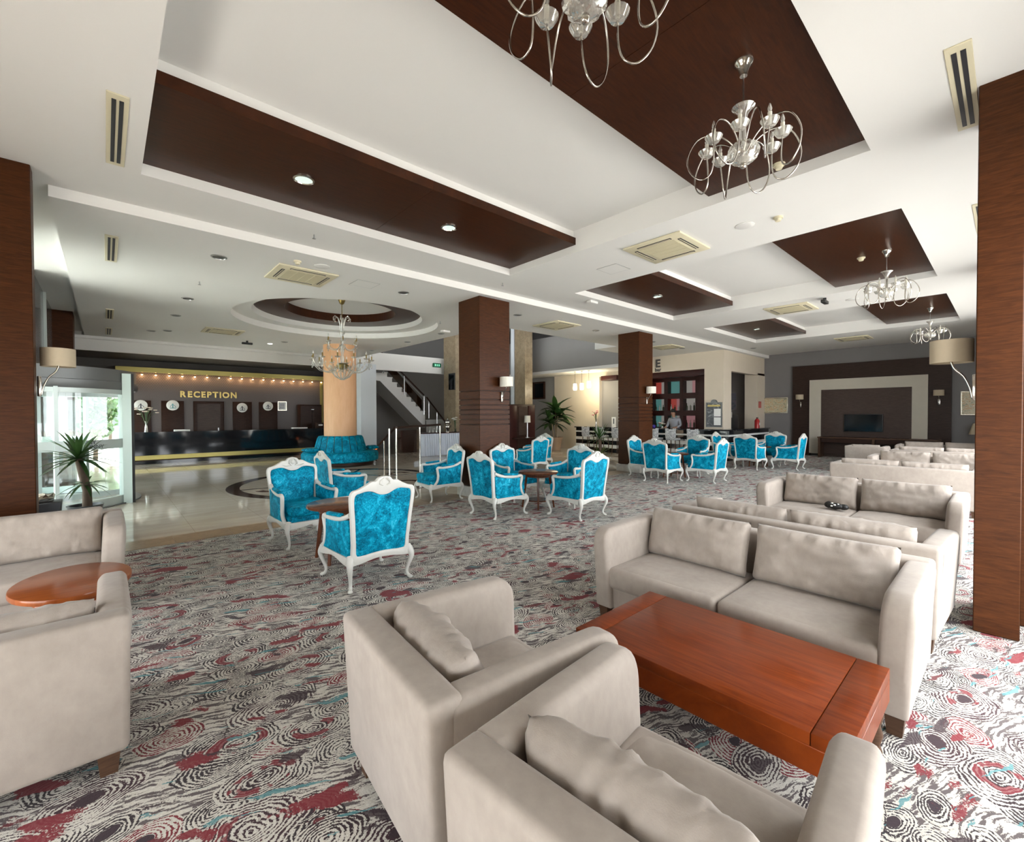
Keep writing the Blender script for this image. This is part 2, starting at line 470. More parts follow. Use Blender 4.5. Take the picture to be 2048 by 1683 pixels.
MATS = dict(
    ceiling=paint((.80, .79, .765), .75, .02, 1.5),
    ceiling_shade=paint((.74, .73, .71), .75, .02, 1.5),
    panel=wood((.030, .0095, .0038), (.062, .0185, .0065), .28, (1.0, 9, 1), 5),
    colwood=wood((.034, .0098, .0022), (.084, .0255, .0062), .42, (1.2, 1.2, 11), 6),
    tablewood=wood((.13, .020, .003), (.26, .050, .006), .3, (9, .6, 1), 5, .12),
    tableround=wood((.22, .05, .010), (.34, .092, .022), .28, (1.0, 9, 1), 5, .3),
    smalltable=wood((.085, .026, .012), (.17, .055, .024), .25, (1, 7, 1), 5, .3),
    legwood=wood((.06, .032, .02), (.12, .065, .038), .4),
    darkwood=wood((.022, .010, .007), (.05, .022, .014), .4, (1.2, 1.2, 8), 5),
    barwood=wood((.030, .008, .007), (.055, .014, .011), .35, (1, 1, 7), 5),
    tvpanel=wood((.050, .032, .026), (.085, .056, .046), .35, (1, 1.2, 8), 5),
    velvet=m_velvet, beige=m_beige, beige_cushion=lambda k: m_beige(k, True), carpet=m_carpet, marble=m_marble,
    whitewood=paint((.66, .655, .61), .42, .05, 25),
    border=m_stone((.24, .165, .095), (.36, .26, .16), 5, .3),
    emblem=plain((.045, .032, .026), .1), emblem_red=plain((.09, .04, .025), .1),
    stonecol=m_stone((.20, .15, .095), (.38, .30, .20), 5, .3),
    plinth=m_stone((.50, .47, .42), (.66, .63, .57), 8, .3),
    columncolor=m_columncolor,
    graywall=paint((.26, .25, .245), .7, .05, 2), darkgray=paint((.085, .078, .074), .6, .05, 2),
    tvwall=paint((.20, .19, .19), .7, .04, 2), creamframe=paint((.52, .48, .40), .55, .05, 4),
    barbeige=paint((.66, .58, .47), .65, .04, 3), whitewall=paint((.68, .72, .76), .6, .03, 3), stairwall=paint((.22, .21, .205), .7, .05, 2),
    recwall=m_recwall, black=plain((.008, .009, .012), .06), blackmatte=plain((.012, .012, .012), .5),
    gold=plain((.44, .37, .12), .38, .55), brass=plain((.36, .27, .10), .3, 1),
    ivory=paint((.70, .64, .46), .5, .03, 6), ivory2=paint((.62, .56, .38), .5, .05, 30),
    vent=plain((.02, .02, .025), .5), chrome=plain((.60, .57, .52), .16, 1), steel=plain((.5, .5, .5), .28, 1),
    alu=plain((.50, .56, .54), .38, .3), aludark=plain((.16, .165, .165), .4, .4), postgreen=plain((.62, .74, .70), .25),
    shade=paint((.50, .42, .30), .8, .06, 30), whiteshade=paint((.78, .75, .66), .8, .04, 30),
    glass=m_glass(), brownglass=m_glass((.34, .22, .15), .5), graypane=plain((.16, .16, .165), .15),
    crystal=m_crystal,
    bulb=m_emit((1, .66, .34), 14), lamp=m_emit((1, .86, .55), 22), pendant=m_emit((1, .9, .62), 8), candle=plain((.74, .72, .62), .4),
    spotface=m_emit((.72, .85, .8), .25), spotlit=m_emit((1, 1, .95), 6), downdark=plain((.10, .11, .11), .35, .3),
    exit=m_emit((.0, .10, .045), .12), exitmark=m_emit((.2, .6, .4), .4), surround=wood((.026, .014, .010), (.048, .027, .020), .4, (1, 1.2, 6), 5), orange=m_emit((1, .18, .02), 1.2),
    screen=plain((.006, .010, .014), .08), paper=plain((.85, .85, .83), .6), plaque=plain((.80, .81, .79), .35), ink=plain((.03, .035, .05), .5), teal=plain((.07, .3, .33), .5),
    leaf=m_leaf((.012, .04, .010), (.05, .12, .025)), leafy=m_leaf((.05, .11, .02), (.17, .26, .05)), trunk=paint((.085, .055, .035), .8, .25, 18), paletrunk=paint((.33, .25, .16), .8, .2, 20),
    terracotta=paint((.33, .22, .14), .7, .1, 8), pot=plain((.035, .038, .045), .45), pink=plain((.55, .05, .14), .5), petal=plain((.78, .68, .60), .5), purple=plain((.06, .03, .3), .2),
    cloth=paint((.66, .71, .80), .8, .04, 8), stool=m_stool, skin=plain((.42, .24, .16), .5), hair=plain((.015, .012, .01), .6), shirt=paint((.32, .33, .38), .8, .05, 6),
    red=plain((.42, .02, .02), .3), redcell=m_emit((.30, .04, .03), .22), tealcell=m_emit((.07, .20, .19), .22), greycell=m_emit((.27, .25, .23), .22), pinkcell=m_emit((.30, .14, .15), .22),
    bottle=plain((.5, .5, .46), .08, 0, Specular0IOR0Level=.8), darkbottle=plain((.03, .04, .02), .08),
    art=m_art([(.10, .10, .07), (.45, .42, .28), (.62, .55, .38), (.5, .30, .14), (.75, .72, .6)], 5),
    silverframe=plain((.62, .58, .48), .25, .8), paving=paint((.62, .60, .56), .8, .08, 1.5), hedge=m_leaf((.015, .05, .008), (.07, .16, .025)), building=paint((.55, .55, .55), .7, .1, .5),
    photo=m_art([(.10, .10, .12), (.3, .3, .32), (.5, .5, .5)], 12), menu=m_art([(.02, .025, .03), (.05, .05, .06), (.35, .36, .36)], 3), blackpic=m_art([(.01, .01, .015), (.04, .04, .06), (.12, .05, .06)], 6),
)
# ---------------------------------------------------------------- the room
Z0, Z1, ZP, ZC = 3.83, 3.945, 4.055, 4.26
XE = 19.9                      # TV wall
YN = 20.3                      # reception wall

struct('floor', G().box(-3, 6.95, -.2, 21, 21, 0), 'marble')
struct('floor_carpet', G().box(-3, -.75, -.2, 20.2, 6.95, .004), 'carpet')
# border tiles between carpet and marble
bt = thing('floor_border'); bt['kind'] = 'structure'
tm = None
for i in range(33):
    x = -.6+i*.62
    g = G().box(0, 6.955, -.02, .612, 7.43, .006)
    if tm is None: tm = ob('tile', g, 'border', bt, loc=(x, 0, 0))
    else:
        c = tm.copy(); COL.objects.link(c); c.location = (x, 0, 0)
# marble inlay emblem under the dome
em = thing('floor_emblem', 'dark round inlaid emblem in the polished marble floor under the dome', 'floor emblem', (4.28, 10.85, 0))
def annulus(r0, r1, z0, z1, n=64, c=(0, 0), a0=0, a1=2*PI):
    g = G(); g.lathe([(r0, z0), (r0, z1), (r1, z1), (r1, z0), (r0, z0)], n, (c[0], c[1], 0), a0, a1); return g
ob('outer_ring', annulus(2.16, 2.42, -.01, .003), 'emblem', em)
ob('inner_ring', annulus(1.02, 1.10, -.01, .003), 'emblem', em)
for a in range(6):
    m = Matrix.Rotation(a*PI/3, 4, 'Z')
    g = G().join(G().prism([(1.12, -.05), (2.15, -.16), (2.15, -.08), (1.12, .02)], -.01, .0025, 'z'), m)
    ob('spoke', g, 'emblem', em)
    g = G().join(G().lathe([(.34, -.01), (.34, .0032), (.18, .0032), (.18, -.01)], 24, (1.62, .25, 0), 0, PI*1.3), m)
    ob('scroll', g, 'emblem_red', em)

# ---- ceilings (main zone soffit with three coffers)
COF = [(.29, 5.10), (6.80, 10.62), (12.27, 16.10)]
YA, YB = .855, 5.69            # coffer sides
gs = G()
xs = [-3] + [v for c in COF for v in c] + [XE]
gs.box(-3, -.05, Z1, XE, YA, Z1+.5)          # south strip
gs.box(-3, YB, Z1, XE, 6.57, Z1+.5)          # north strip
for a, b in zip(xs[0::2], xs[1::2]): gs.box(a, YA, Z1, b, YB, Z1+.5)
struct('ceiling', gs, 'ceiling')
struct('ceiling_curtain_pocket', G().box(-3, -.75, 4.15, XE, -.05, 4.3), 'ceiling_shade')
g = G()
for a, b in COF: g.box(a, YA, ZC, b, YB, ZC+.1)
struct('ceiling_coffers', g, 'ceiling')
# left zone ceiling, lower, with the round dome opening
DC = (4.28, 10.85); DR = 2.29
def plate_with_hole(x0, y0, x1, y1, c, r, z, z2, n=64):
    g = G()
    o, i = [], []
    for k in range(n):
        a = 2*PI*k/n
        dx, dy = math.cos(a), math.sin(a)
        t = min(((x1-c[0])/dx if dx > 1e-9 else (x0-c[0])/dx if dx < -1e-9 else 1e9), ((y1-c[1])/dy if dy > 1e-9 else (y0-c[1])/dy if dy < -1e-9 else 1e9))
        o.append((c[0]+dx*t, c[1]+dy*t)); i.append((c[0]+r*dx, c[1]+r*dy))
    # corners
    def near(p): return min(range(n), key=lambda k: (o[k][0]-p[0])**2+(o[k][1]-p[1])**2)
    for p in ((x0, y0), (x0, y1), (x1, y0), (x1, y1)): o[near(p)] = p
    g.ring(o, i, z, z2, 'z')
    return g
g = plate_with_hole(-.40, 6.57, 7.37, 15.1, DC, DR, Z0, Z1+.5)
g.box(7.37, 6.57, Z0, 20, 8.75, Z1+.5)
g.box(12.6, 8.75, Z0, 20, 9.65, Z1+.5)
g.box(-.40, 15.1, Z0, 7.37, 17.3, Z1+.5)
struct('ceiling_lobby', g, 'ceiling')
struct('ceiling_pocket', G().box(-3, 6.57, Z1, -.40, 17.3, Z1+.5), 'ceiling')
dm = thing('ceiling_dome'); dm['kind'] = 'structure'
ob('outer_riser', G().lathe([(DR, Z0), (DR, Z0+.14)], 96, (*DC, 0)), 'ceiling', dm, smooth=60)
ob('white_ring', G().lathe([(DR+.02, Z0+.14), (1.90, Z0+.14)], 96, (*DC, 0)), 'ceiling', dm)
ob('cove_riser', G().lathe([(1.90, Z0+.14), (1.86, Z0+.28), (1.86, Z0+.34)], 96, (*DC, 0)), 'ceiling', dm, smooth=60)
ob('wooden_ring', G().lathe([(1.88, Z0+.26), (1.25, Z0+.26), (1.25, Z0+.48)], 96, (*DC, 0)), 'panel', dm, smooth=40)
ob('dome_top', G().lathe([(1.27, Z0+.46), (.7, Z0+.53), (.001, Z0+.55)], 96, (*DC, 0)), 'ceiling', dm, smooth=60)
# reception fascia
fc = thing('ceiling_fascia'); fc['kind'] = 'structure'
ob('fascia_board', G().box(-.62, 17.3, 3.43, 20, 17.42, Z0+.3), 'ceiling', fc)
ob('moulding', G().prism([(17.3, Z0), (17.22, Z0), (17.24, Z0-.07), (17.3, Z0-.09)], -.62, 7.37, 'x'), 'ceiling', fc)
struct('ceiling_reception', G().box(-3, 17.42, 3.50, 7.5, YN, 3.6), 'darkgray')
struct('ceiling_atrium', G().box(7.37, 8.75, 6.4, 21, 21, 6.6), 'graywall')

# wood panels inside the coffers
for i, (a, b) in enumerate(COF):
    p = thing('ceiling_panel_trim'); p['kind'] = 'structure'
    n = 2 if i == 0 else 1
    cut = [a-.15, 2.68+.02, b] if n == 2 else [a-.15, b]
    for k in range(len(cut)-1):
        ob('dropped_board', G().box(cut[k], 4.25, ZP, cut[k+1]-(.004 if k < n-1 else 0), YB, ZP+.10), 'panel', p)
        ob('flush_board', G().box(cut[k], YA-.2, ZP, cut[k+1]-(.004 if k < n-1 else 0), 2.31, ZP+.12), 'panel', p)
    ob('shadow_gap', G().box(a, 4.29, ZP+.10, b, YB, ZC), 'ceiling', p)
    ob('hanger_strip', G().box(a, YA, ZP+.12, b, 2.27, ZC), 'ceiling', p)

# ---- columns
def column(x0, y0, x1, y1, ztop, boards=True, plinth=True):
    c = thing('column', loc=((x0+x1)/2, (y0+y1)/2, 0)); c['kind'] = 'structure'
    w, d = (x1-x0)/2, (y1-y0)/2
    ob('core', G().box(-w+.02, -d+.02, .0, w-.02, d-.02, ztop), 'darkwood', c)
    if plinth: ob('plinth', G().box(-w-.035, -d-.035, 0, w+.035, d+.035, .2), 'plinth', c, bevel=.006)
    zs = [.2 if plinth else 0, 1.405, 1.50, 1.595, 1.69, 1.78, 1.885, 2.05, ztop] if boards else [0, ztop]
    for a, b in zip(zs, zs[1:]):
        ob('board' if b-a < .5 else 'veneer_panel', G().box(-w, -d, a+.008, w, d, b-.008 if b < ztop else b), 'colwood', c, bevel=.006, seg=1)
    return c
column(5.24, 6.70, 6.00, 7.37, Z0)
column(10.72, 6.73, 11.41, 7.40, Z0)
column(4.69, -.06, 5.42, .17, Z1+.25, False, False)
column(10.17, -.06, 10.9, .17, Z1+.25, False, False)
column(15.65, -.06, 16.38, .17, Z1+.25, False, False)
column(5.05, -.6, 5.42, -.06, 4.15, False, False)
column(-1.25, 6.16, -.49, 6.34, Z1, False, False)
column(-1.3, 6.36, -.505, 6.56, Z1, False, False)
column(-1.10, 14.18, -.51, 14.9, Z1, False, False)

# ---- outer walls
struct('roof_sun_block', G().box(-3.2, -.8, 6.6, 21.2, 21.3, 6.9), 'graywall')  # unseen slab added over everything to stop sun leaking in
struct('wall_south', G().box(-3.1, -.76, 1.35, 2.9, -.66, 4.2).box(-3.1, -.76, 0, -.7, -.66, 1.35).box(1.9, -.76, 0, 2.5, -.66, 4.2).box(15.6, -.76, 0, 20.1, -.66, 4.2), 'barbeige')  # unseen solid spans and low opening shaped to cut daylight in the foreground
struct('wall_east', G().box(XE+.1, -.75, -.1, XE+.3, 21, 6.5), 'tvwall')
struct('wall_north', G().box(.46, YN, 0, 7.45, YN+.2, 6.5), 'recwall')
struct('wall_north_upper', G().box(-3, YN, 2.36, .46, YN+.2, 6.5), 'darkgray')
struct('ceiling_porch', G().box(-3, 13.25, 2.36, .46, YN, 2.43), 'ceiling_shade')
struct('window_4', G().box(.42, 12.9, 0.05, .43, YN, 2.36), 'glass')  # porch side made of glass to let more daylight into the lobby
struct('wall_stairs', G().box(7.45, 21.0, -.1, 21, 21.2, 6.5), 'stairwall')
struct('wall_reception_side', G().box(7.28, 17.42, 0, 7.45, YN+.9, 6.5), 'darkgray')
struct('wall_west', G().box(-2.4, -.75, 0, -2.3, 6.2, .2).box(-2.4, -.75, 1.85, -2.3, 6.2, 4.2).box(-2.4, -.75, .2, -2.3, 1.0, 2.1).box(-2.4, 4.6, .2, -2.3, 6.2, 2.1).box(-3.1, 6.2, 0, -1.1, 6.5, 4.2), 'barbeige')  # unseen wall set close, its opening sized to balance daylight on near seats
struct('wall_west_far', G().box(-1.28, 14.9, 2.43, -1.1, 21, 4.4), 'darkgray')
# south glazing: mullions and sill only, between the pilasters
sg = thing('window_1'); sg['kind'] = 'structure'
ob('sill', G().box(-3, -.74, 0, XE, -.66, .12), 'aludark', sg)
ob('head', G().box(3.2, -.76, 3.15, 15.6, -.66, 4.15), 'barbeige', sg)  # deep unseen head, lowered to cut daylight on the near ceiling
for k in range(9):
    ob('mullion', G().box(-2.9+k*2.74, -.74, .12, -2.83+k*2.74, -.67, 3.15), 'aludark', sg)
# west glazing around the entrance
wg = thing('window_2'); wg['kind'] = 'structure'
for y in (6.6, 8.6, 10.2, 11.8, 13.0, 14.1):
    ob('mullion', G().box(-1.14, y-.04, 0, -1.04, y+.04, Z1), 'alu', wg)
ob('transom', G().box(-1.13, 6.5, 2.46, -1.05, 14.2, 2.56), 'alu', wg)
ob('upper_pane', G().box(-1.10, 8.3, 2.56, -1.09, 10.5, Z1), 'glass', wg)
struct('wall_west_blocker', G().box(-1.3, 6.5, 0, -1.12, 8.3, 4.3), 'barbeige')  # unseen solid piece added to block daylight from the chairs' entrance-facing sides
ob('roller_blind', G().box(-.86, 10.5, 2.44, -.84, 14.2, Z1), 'graypane', wg)
ob('blind_rail', G().box(-.87, 12.3, 2.44, -.80, 12.36, Z1), 'alu', wg)
ob('lower_pane', G().box(-1.10, 8.3, .05, -1.09, 10.0, 2.46), 'glass', wg)
ob('far_pane', G().box(-1.10, 13.1, .05, -1.09, 14.2, 2.46), 'glass', wg)
# portals for daylight
portal((7.4, -.77, 1.6), (R(90), 0, PI), 16.2, 3.1)
portal((-1.25, 9.4, 2.0), (R(90), 0, PI/2), 2.2, 3.9)
portal((-1.25, 12.3, 1.25), (R(90), 0, PI/2), 3.7, 2.4)
portal((-2.42, 2.8, 1.15), (R(90), 0, PI/2), 3.6, 1.9)
portal((-1.29, 16.75, 1.2), (R(90), 0, PI/2), 3.9, 2.35)
portal((-.5, 20.6, 1.2), (R(90), 0, 0), 2.0, 2.3)
# ---------------------------------------------------------------- upholstered sofas and armchairs
def cushion(w, h, t, seedv, puff=.55, wr=.02, nx=44, ny=24, sag=0):
    # pillow standing in the XZ plane, thickness along Y, centred
    g = G()
    vs, fs = [], []
    for side in (1, -1):
        base = len(vs)
        for j in range(ny+1):
            for i in range(nx+1):
                u = -1+2*i/nx; v = -1+2*j/ny
                e = max(0, (1-abs(u)**5))**.45 * max(0, (1-abs(v)**4))**.5
                x = u*w/2*(1-.03*(1-abs(v)**2)*abs(u)**4)
                z = v*h/2*(1-.05*(1-abs(u)**4)*abs(v)**6)
                if abs(u) > .9 and abs(v) > .85: x *= .985; z *= .985
                y = side*t/2*e
                p = Vector((x*4+seedv*3.1, z*7, side*2+seedv))
                q = noise.noise(p)*1.0+.6*noise.noise(p*2.7)
                edge = math.exp(-((1-abs(v))/.35)**2)
                ridge = noise.noise(Vector((x*21+seedv, z*2.6, seedv*5)))+.6*noise.noise(Vector((x*40+z*14, z*5, seedv)))
                y += side*(wr*q*e + wr*1.5*ridge*edge*e)
                z += -sag*(1-u*u)*(.5+.5*v)
                vs.append((x, y, z))
        for j in range(ny):
            for i in range(nx):
                a = base+j*(nx+1)+i
                fs.append((a, a+1, a+nx+2, a+nx+1) if side < 0 else (a, a+nx+1, a+nx+2, a+1))
    g.add(vs, fs)
    # weld the rim by hand
    n = (nx+1)*(ny+1)
    remap = {}
    for j in range(ny+1):
        for i in range(nx+1):
            if i in (0, nx) or j in (0, ny): remap[n+j*(nx+1)+i] = j*(nx+1)+i
    g.f = [tuple(remap.get(k, k) for k in q) for q in g.f]
    return g
def seat_pad(w, d, h, seedv, nx=36, ny=30):
    # box cushion lying flat, crowned, with soft edges
    g = rbox(-w/2, -d/2, 0, w/2, d/2, h, min(.035, h*.3), 3)
    # crowned top from a dense grid laid over the box
    vs, fs = [], []
    for j in range(ny+1):
        for i in range(nx+1):
            u = -1+2*i/nx; v = -1+2*j/ny
            e = (max(0, 1-abs(u)**6)**.5)*(max(0, 1-abs(v)**6)**.5)
            x = u*(w/2-.012); y = v*(d/2-.012)
            z = h-.03+.045*e+(.007*noise.noise(Vector((x*5+seedv, y*7, seedv)))+.004*noise.noise(Vector((x*16+seedv, y*9, seedv))))*e
            vs.append((x, y, z))
    for j in range(ny):
        for i in range(nx):
            a = j*(nx+1)+i
            fs.append((a, a+1, a+nx+2, a+nx+1))
    g.add(vs, fs)
    return g
def arm_mesh(side, W, D, H, th):
    # side +1/-1; arm in local coords, outer face leaning out, nose rounded
    prof = []           # (y,z) outline; front is +y
    yb, yf = -D/2+.06, D/2
    H = H-.004
    r = .11
    prof += [(yb, .10), (yf-.015, .10)]
    prof += [(yf, .30), (yf+.004, H-.005-r)]
    for k in range(7):
        a = (PI/2)*k/6
        prof.append((yf+.004-r+r*math.cos(a), H-.005-r+r*math.sin(a)))
    prof += [(0, H), (yb+.05, H), (yb, H-.015)]
    g = G()
    n = len(prof)
    xs = [0, .022, th-.022, th]
    offs = [.024, 0, 0, .024]
    vs = []
    cy = sum(p[0] for p in prof)/n; cz = sum(p[1] for p in prof)/n
    for x, o_ in zip(xs, offs):
        for (y, z) in prof:
            zz = z - (o_ if z > .45 else 0) ; yy = y - (o_ if y > 0 and z > .12 else 0)
            flare = .035*max(0, (zz-.1))/(H-.1)
            vs.append((side*(W/2-th+x-.03+flare), yy, zz))
    fs = []
    for l in range(3):
        for i in range(n):
            j = (i+1) % n
            fs.append((l*n+i, l*n+j, (l+1)*n+j, (l+1)*n+i))
    fs.append(tuple(range(n))); fs.append(tuple(range(3*n, 4*n)))
    g.add(vs, fs)
    return g
def make_seat(name, W, D, n, label, cat, H=.715, seedv=1, seat_back=True):
    t = thing(name, label, cat)
    th = .14 if n > 1 else .125
    ob('base', G().box(-W/2+.05, -D/2+.03, .10, W/2-.05, D/2-.05, .27), 'beige', t, bevel=.012)
    bk = G().box(-W/2+.005, -D/2, .10, W/2-.005, -D/2+.14, H)
    bk.map(lambda p: Vector((p.x*(1-.02*(1-(p.z-.1)/(H-.1))), p.y-(.03 if p.z > .3 else 0)*(1 if p.y < -D/2+.07 else 1), p.z)))
    ob('back', bk, 'beige', t, bevel=.028, seg=3)
    for s in (-1, 1): ob('arm', arm_mesh(s, W, D, H, th), 'beige', t, bevel=.012, seg=2)
    iw = (W-2*th+.02)/n
    for k in range(n):
        cx = -W/2+th-.01+iw*(k+.5)
        ob('seat_cushion', seat_pad(iw-.008, D-.15, .16, seedv+k), 'beige', t, smooth=60, loc=(cx, .06, .255))
        ch = .40 if n > 1 else .36
        ob('back_cushion', cushion(iw-.02, ch, .19, seedv*2.3+k), 'beige_cushion', t, smooth=180, loc=(cx+random.uniform(-.01, .01), -D/2+.235, .405+ch/2), rot=(R(15), 0, R(random.uniform(-2, 2))))
    for sx in (-1, 1):
        for sy in (-1, 1):
            x, y = sx*(W/2-.085), sy*(D/2-.07)
            g = G().add([(x-.03, y-.03, 0), (x+.03, y-.03, 0), (x+.03, y+.03, 0), (x-.03, y+.03, 0), (x-.04, y-.04, .11), (x+.04, y-.04, .11), (x+.04, y+.04, .11), (x-.04, y+.04, .11)],
                        [(0,3,2,1),(4,5,6,7),(0,1,5,4),(1,2,6,5),(2,3,7,6),(3,0,4,7)])
            ob('leg', g, 'legwood', t)
    return t
def place(o, x, y, face, dr=0):
    o.location = (x, y, 0.004); o.rotation_euler = (0, 0, (FACE[face] if isinstance(face, str) else face)+R(dr))
    return o
GS = 'beige sofas in the row along the windows'
sofas = [
    (3.27, 1.245, '-x', 0, 'beige two-cushion sofa nearest the long wooden coffee table, facing it'),
    (4.47, 1.22, '+x', -2.5, 'beige sofa standing back to back with the sofa at the coffee table'),
    (6.65, 1.24, '-x', 0, 'beige sofa with a small black bundle lying on its seat'),
    (10.10, 1.22, '+x', 0, 'beige sofa showing its plain long back behind the sofa with the black bundle'),
    (12.15, 1.05, '-x', 0, 'beige sofa with strongly wrinkled back cushions in the far rows'),
    (14.55, 1.0, '+x', 0, 'beige sofa whose low back shows between the two farthest cushion rows'),
    (16.75, 1.2, '-x', 0, 'farthest beige sofa, standing nearest the television wall'),
]
for i, (x, y, f, dr, lb) in enumerate(sofas):
    s_ = make_seat('sofa', 1.92, .86, 2, lb, 'sofa', seedv=1+i*1.7)
    s_['group'] = GS
    place(s_, x, y, f, dr)
place(make_seat('sofa', 1.95, .88, 2, 'pinkish beige sofa beside the dark wooden column and potted yucca', 'sofa', H=.73, seedv=9.2), -.86, 5.15, '-y', 0)
ac = [
    (1.19, 1.53, '+x', -5.2, 'beige armchair whose whole back shows, beside the coffee table corner'),
    (1.13, .61, '+x', 5.0, 'beige armchair at the bottom edge with a large cushion and rounded arm'),
    (-.35, 3.06, '+y', 0, 'beige armchair with its back turned, in front of the oval orange table'),
    (15.32, 2.58, '+x', 0, 'far beige armchair seen from behind at the end of the sofa rows'),
]
for i, (x, y, f, dr, lb) in enumerate(ac):
    a_ = make_seat('armchair', .86, .86, 1, lb, 'armchair', H=.72, seedv=21+i*2.9)
    place(a_, x, y, f, dr)

# coffee table: slab with breadboard ends, deep apron, short turned legs
ct = thing('coffee_table', 'long reddish brown wooden coffee table between sofa and armchairs', 'table', (2.32, .99, .004))
ob('top', G().box(-.385, -.50, .355, .385, .50, .405), 'tablewood', ct, bevel=.004)
for s in (-1, 1): ob('breadboard_end', G().box(-.385, s*.502, .355, .385, s*.625, .405), 'tablewood', ct, bevel=.004)
ob('apron', G().ring([(-.385, -.625), (.385, -.625), (.385, .625), (-.385, .625)], [(-.355, -.595), (.355, -.595), (.355, .595), (-.355, .595)], .25, .355, 'z'), 'tablewood', ct, bevel=.003, seg=1)
for sx in (-1, 1):
    for sy in (-1, 1):
        ob('leg', G().lathe([(.030, 0), (.034, .02), (.024, .05), (.036, .10), (.026, .14), (.038, .19), (.03, .25), (.03, .30)], 16, (sx*.335, sy*.575, 0)), 'legwood', ct, smooth=50)

# oval side table
ot = thing('oval_table', 'oval orange-brown side table between the two beige seats', 'table', (-.17, 4.2, .004))
def oval(rx, ry, n=48): return [(rx*math.cos(2*PI*k/n), ry*math.sin(2*PI*k/n)) for k in range(n)]
ob('top', G().prism(oval(.30, .40), .465, .50, 'z'), 'tableround', ot, bevel=.006)
ob('apron', G().ring(oval(.2, .28), oval(.18, .26), .40, .465, 'z'), 'tableround', ot, smooth=40)
for sx in (-1, 1):
    for sy in (-1, 1):
        g = G().tube([(sx*.13, sy*.19, .46), (sx*.19, sy*.27, 0)], [.03, .018], 4)
        ob('leg', g, 'tableround', ot)

# ---------------------------------------------------------------- turquoise bergere chairs
def smooth_loop(pts, sub=3):
    # catmull-rom on a closed loop
    out = []
    n = len(pts)
    for i in range(n):
        p0, p1, p2, p3 = (pts[(i-1) % n], pts[i], pts[(i+1) % n], pts[(i+2) % n])
        for k in range(sub):
            t = k/sub
            out.append(tuple(.5*((2*p1[c])+(-p0[c]+p2[c])*t+(2*p0[c]-5*p1[c]+4*p2[c]-p3[c])*t*t+(-p0[c]+3*p1[c]-3*p2[c]+p3[c])*t**3) for c in (0, 1)))
    return out
def spline(pts, sub=5):
    out = []
    n = len(pts)
    for i in range(n-1):
        p0, p1, p2, p3 = pts[max(i-1, 0)], pts[i], pts[i+1], pts[min(i+2, n-1)]
        for k in range(sub):
            t = k/sub
            out.append(tuple(.5*((2*p1[c])+(-p0[c]+p2[c])*t+(2*p0[c]-5*p1[c]+4*p2[c]-p3[c])*t*t+(-p0[c]+3*p1[c]-3*p2[c]+p3[c])*t**3) for c in range(len(p1))))
    out.append(tuple(pts[-1]))
    return out
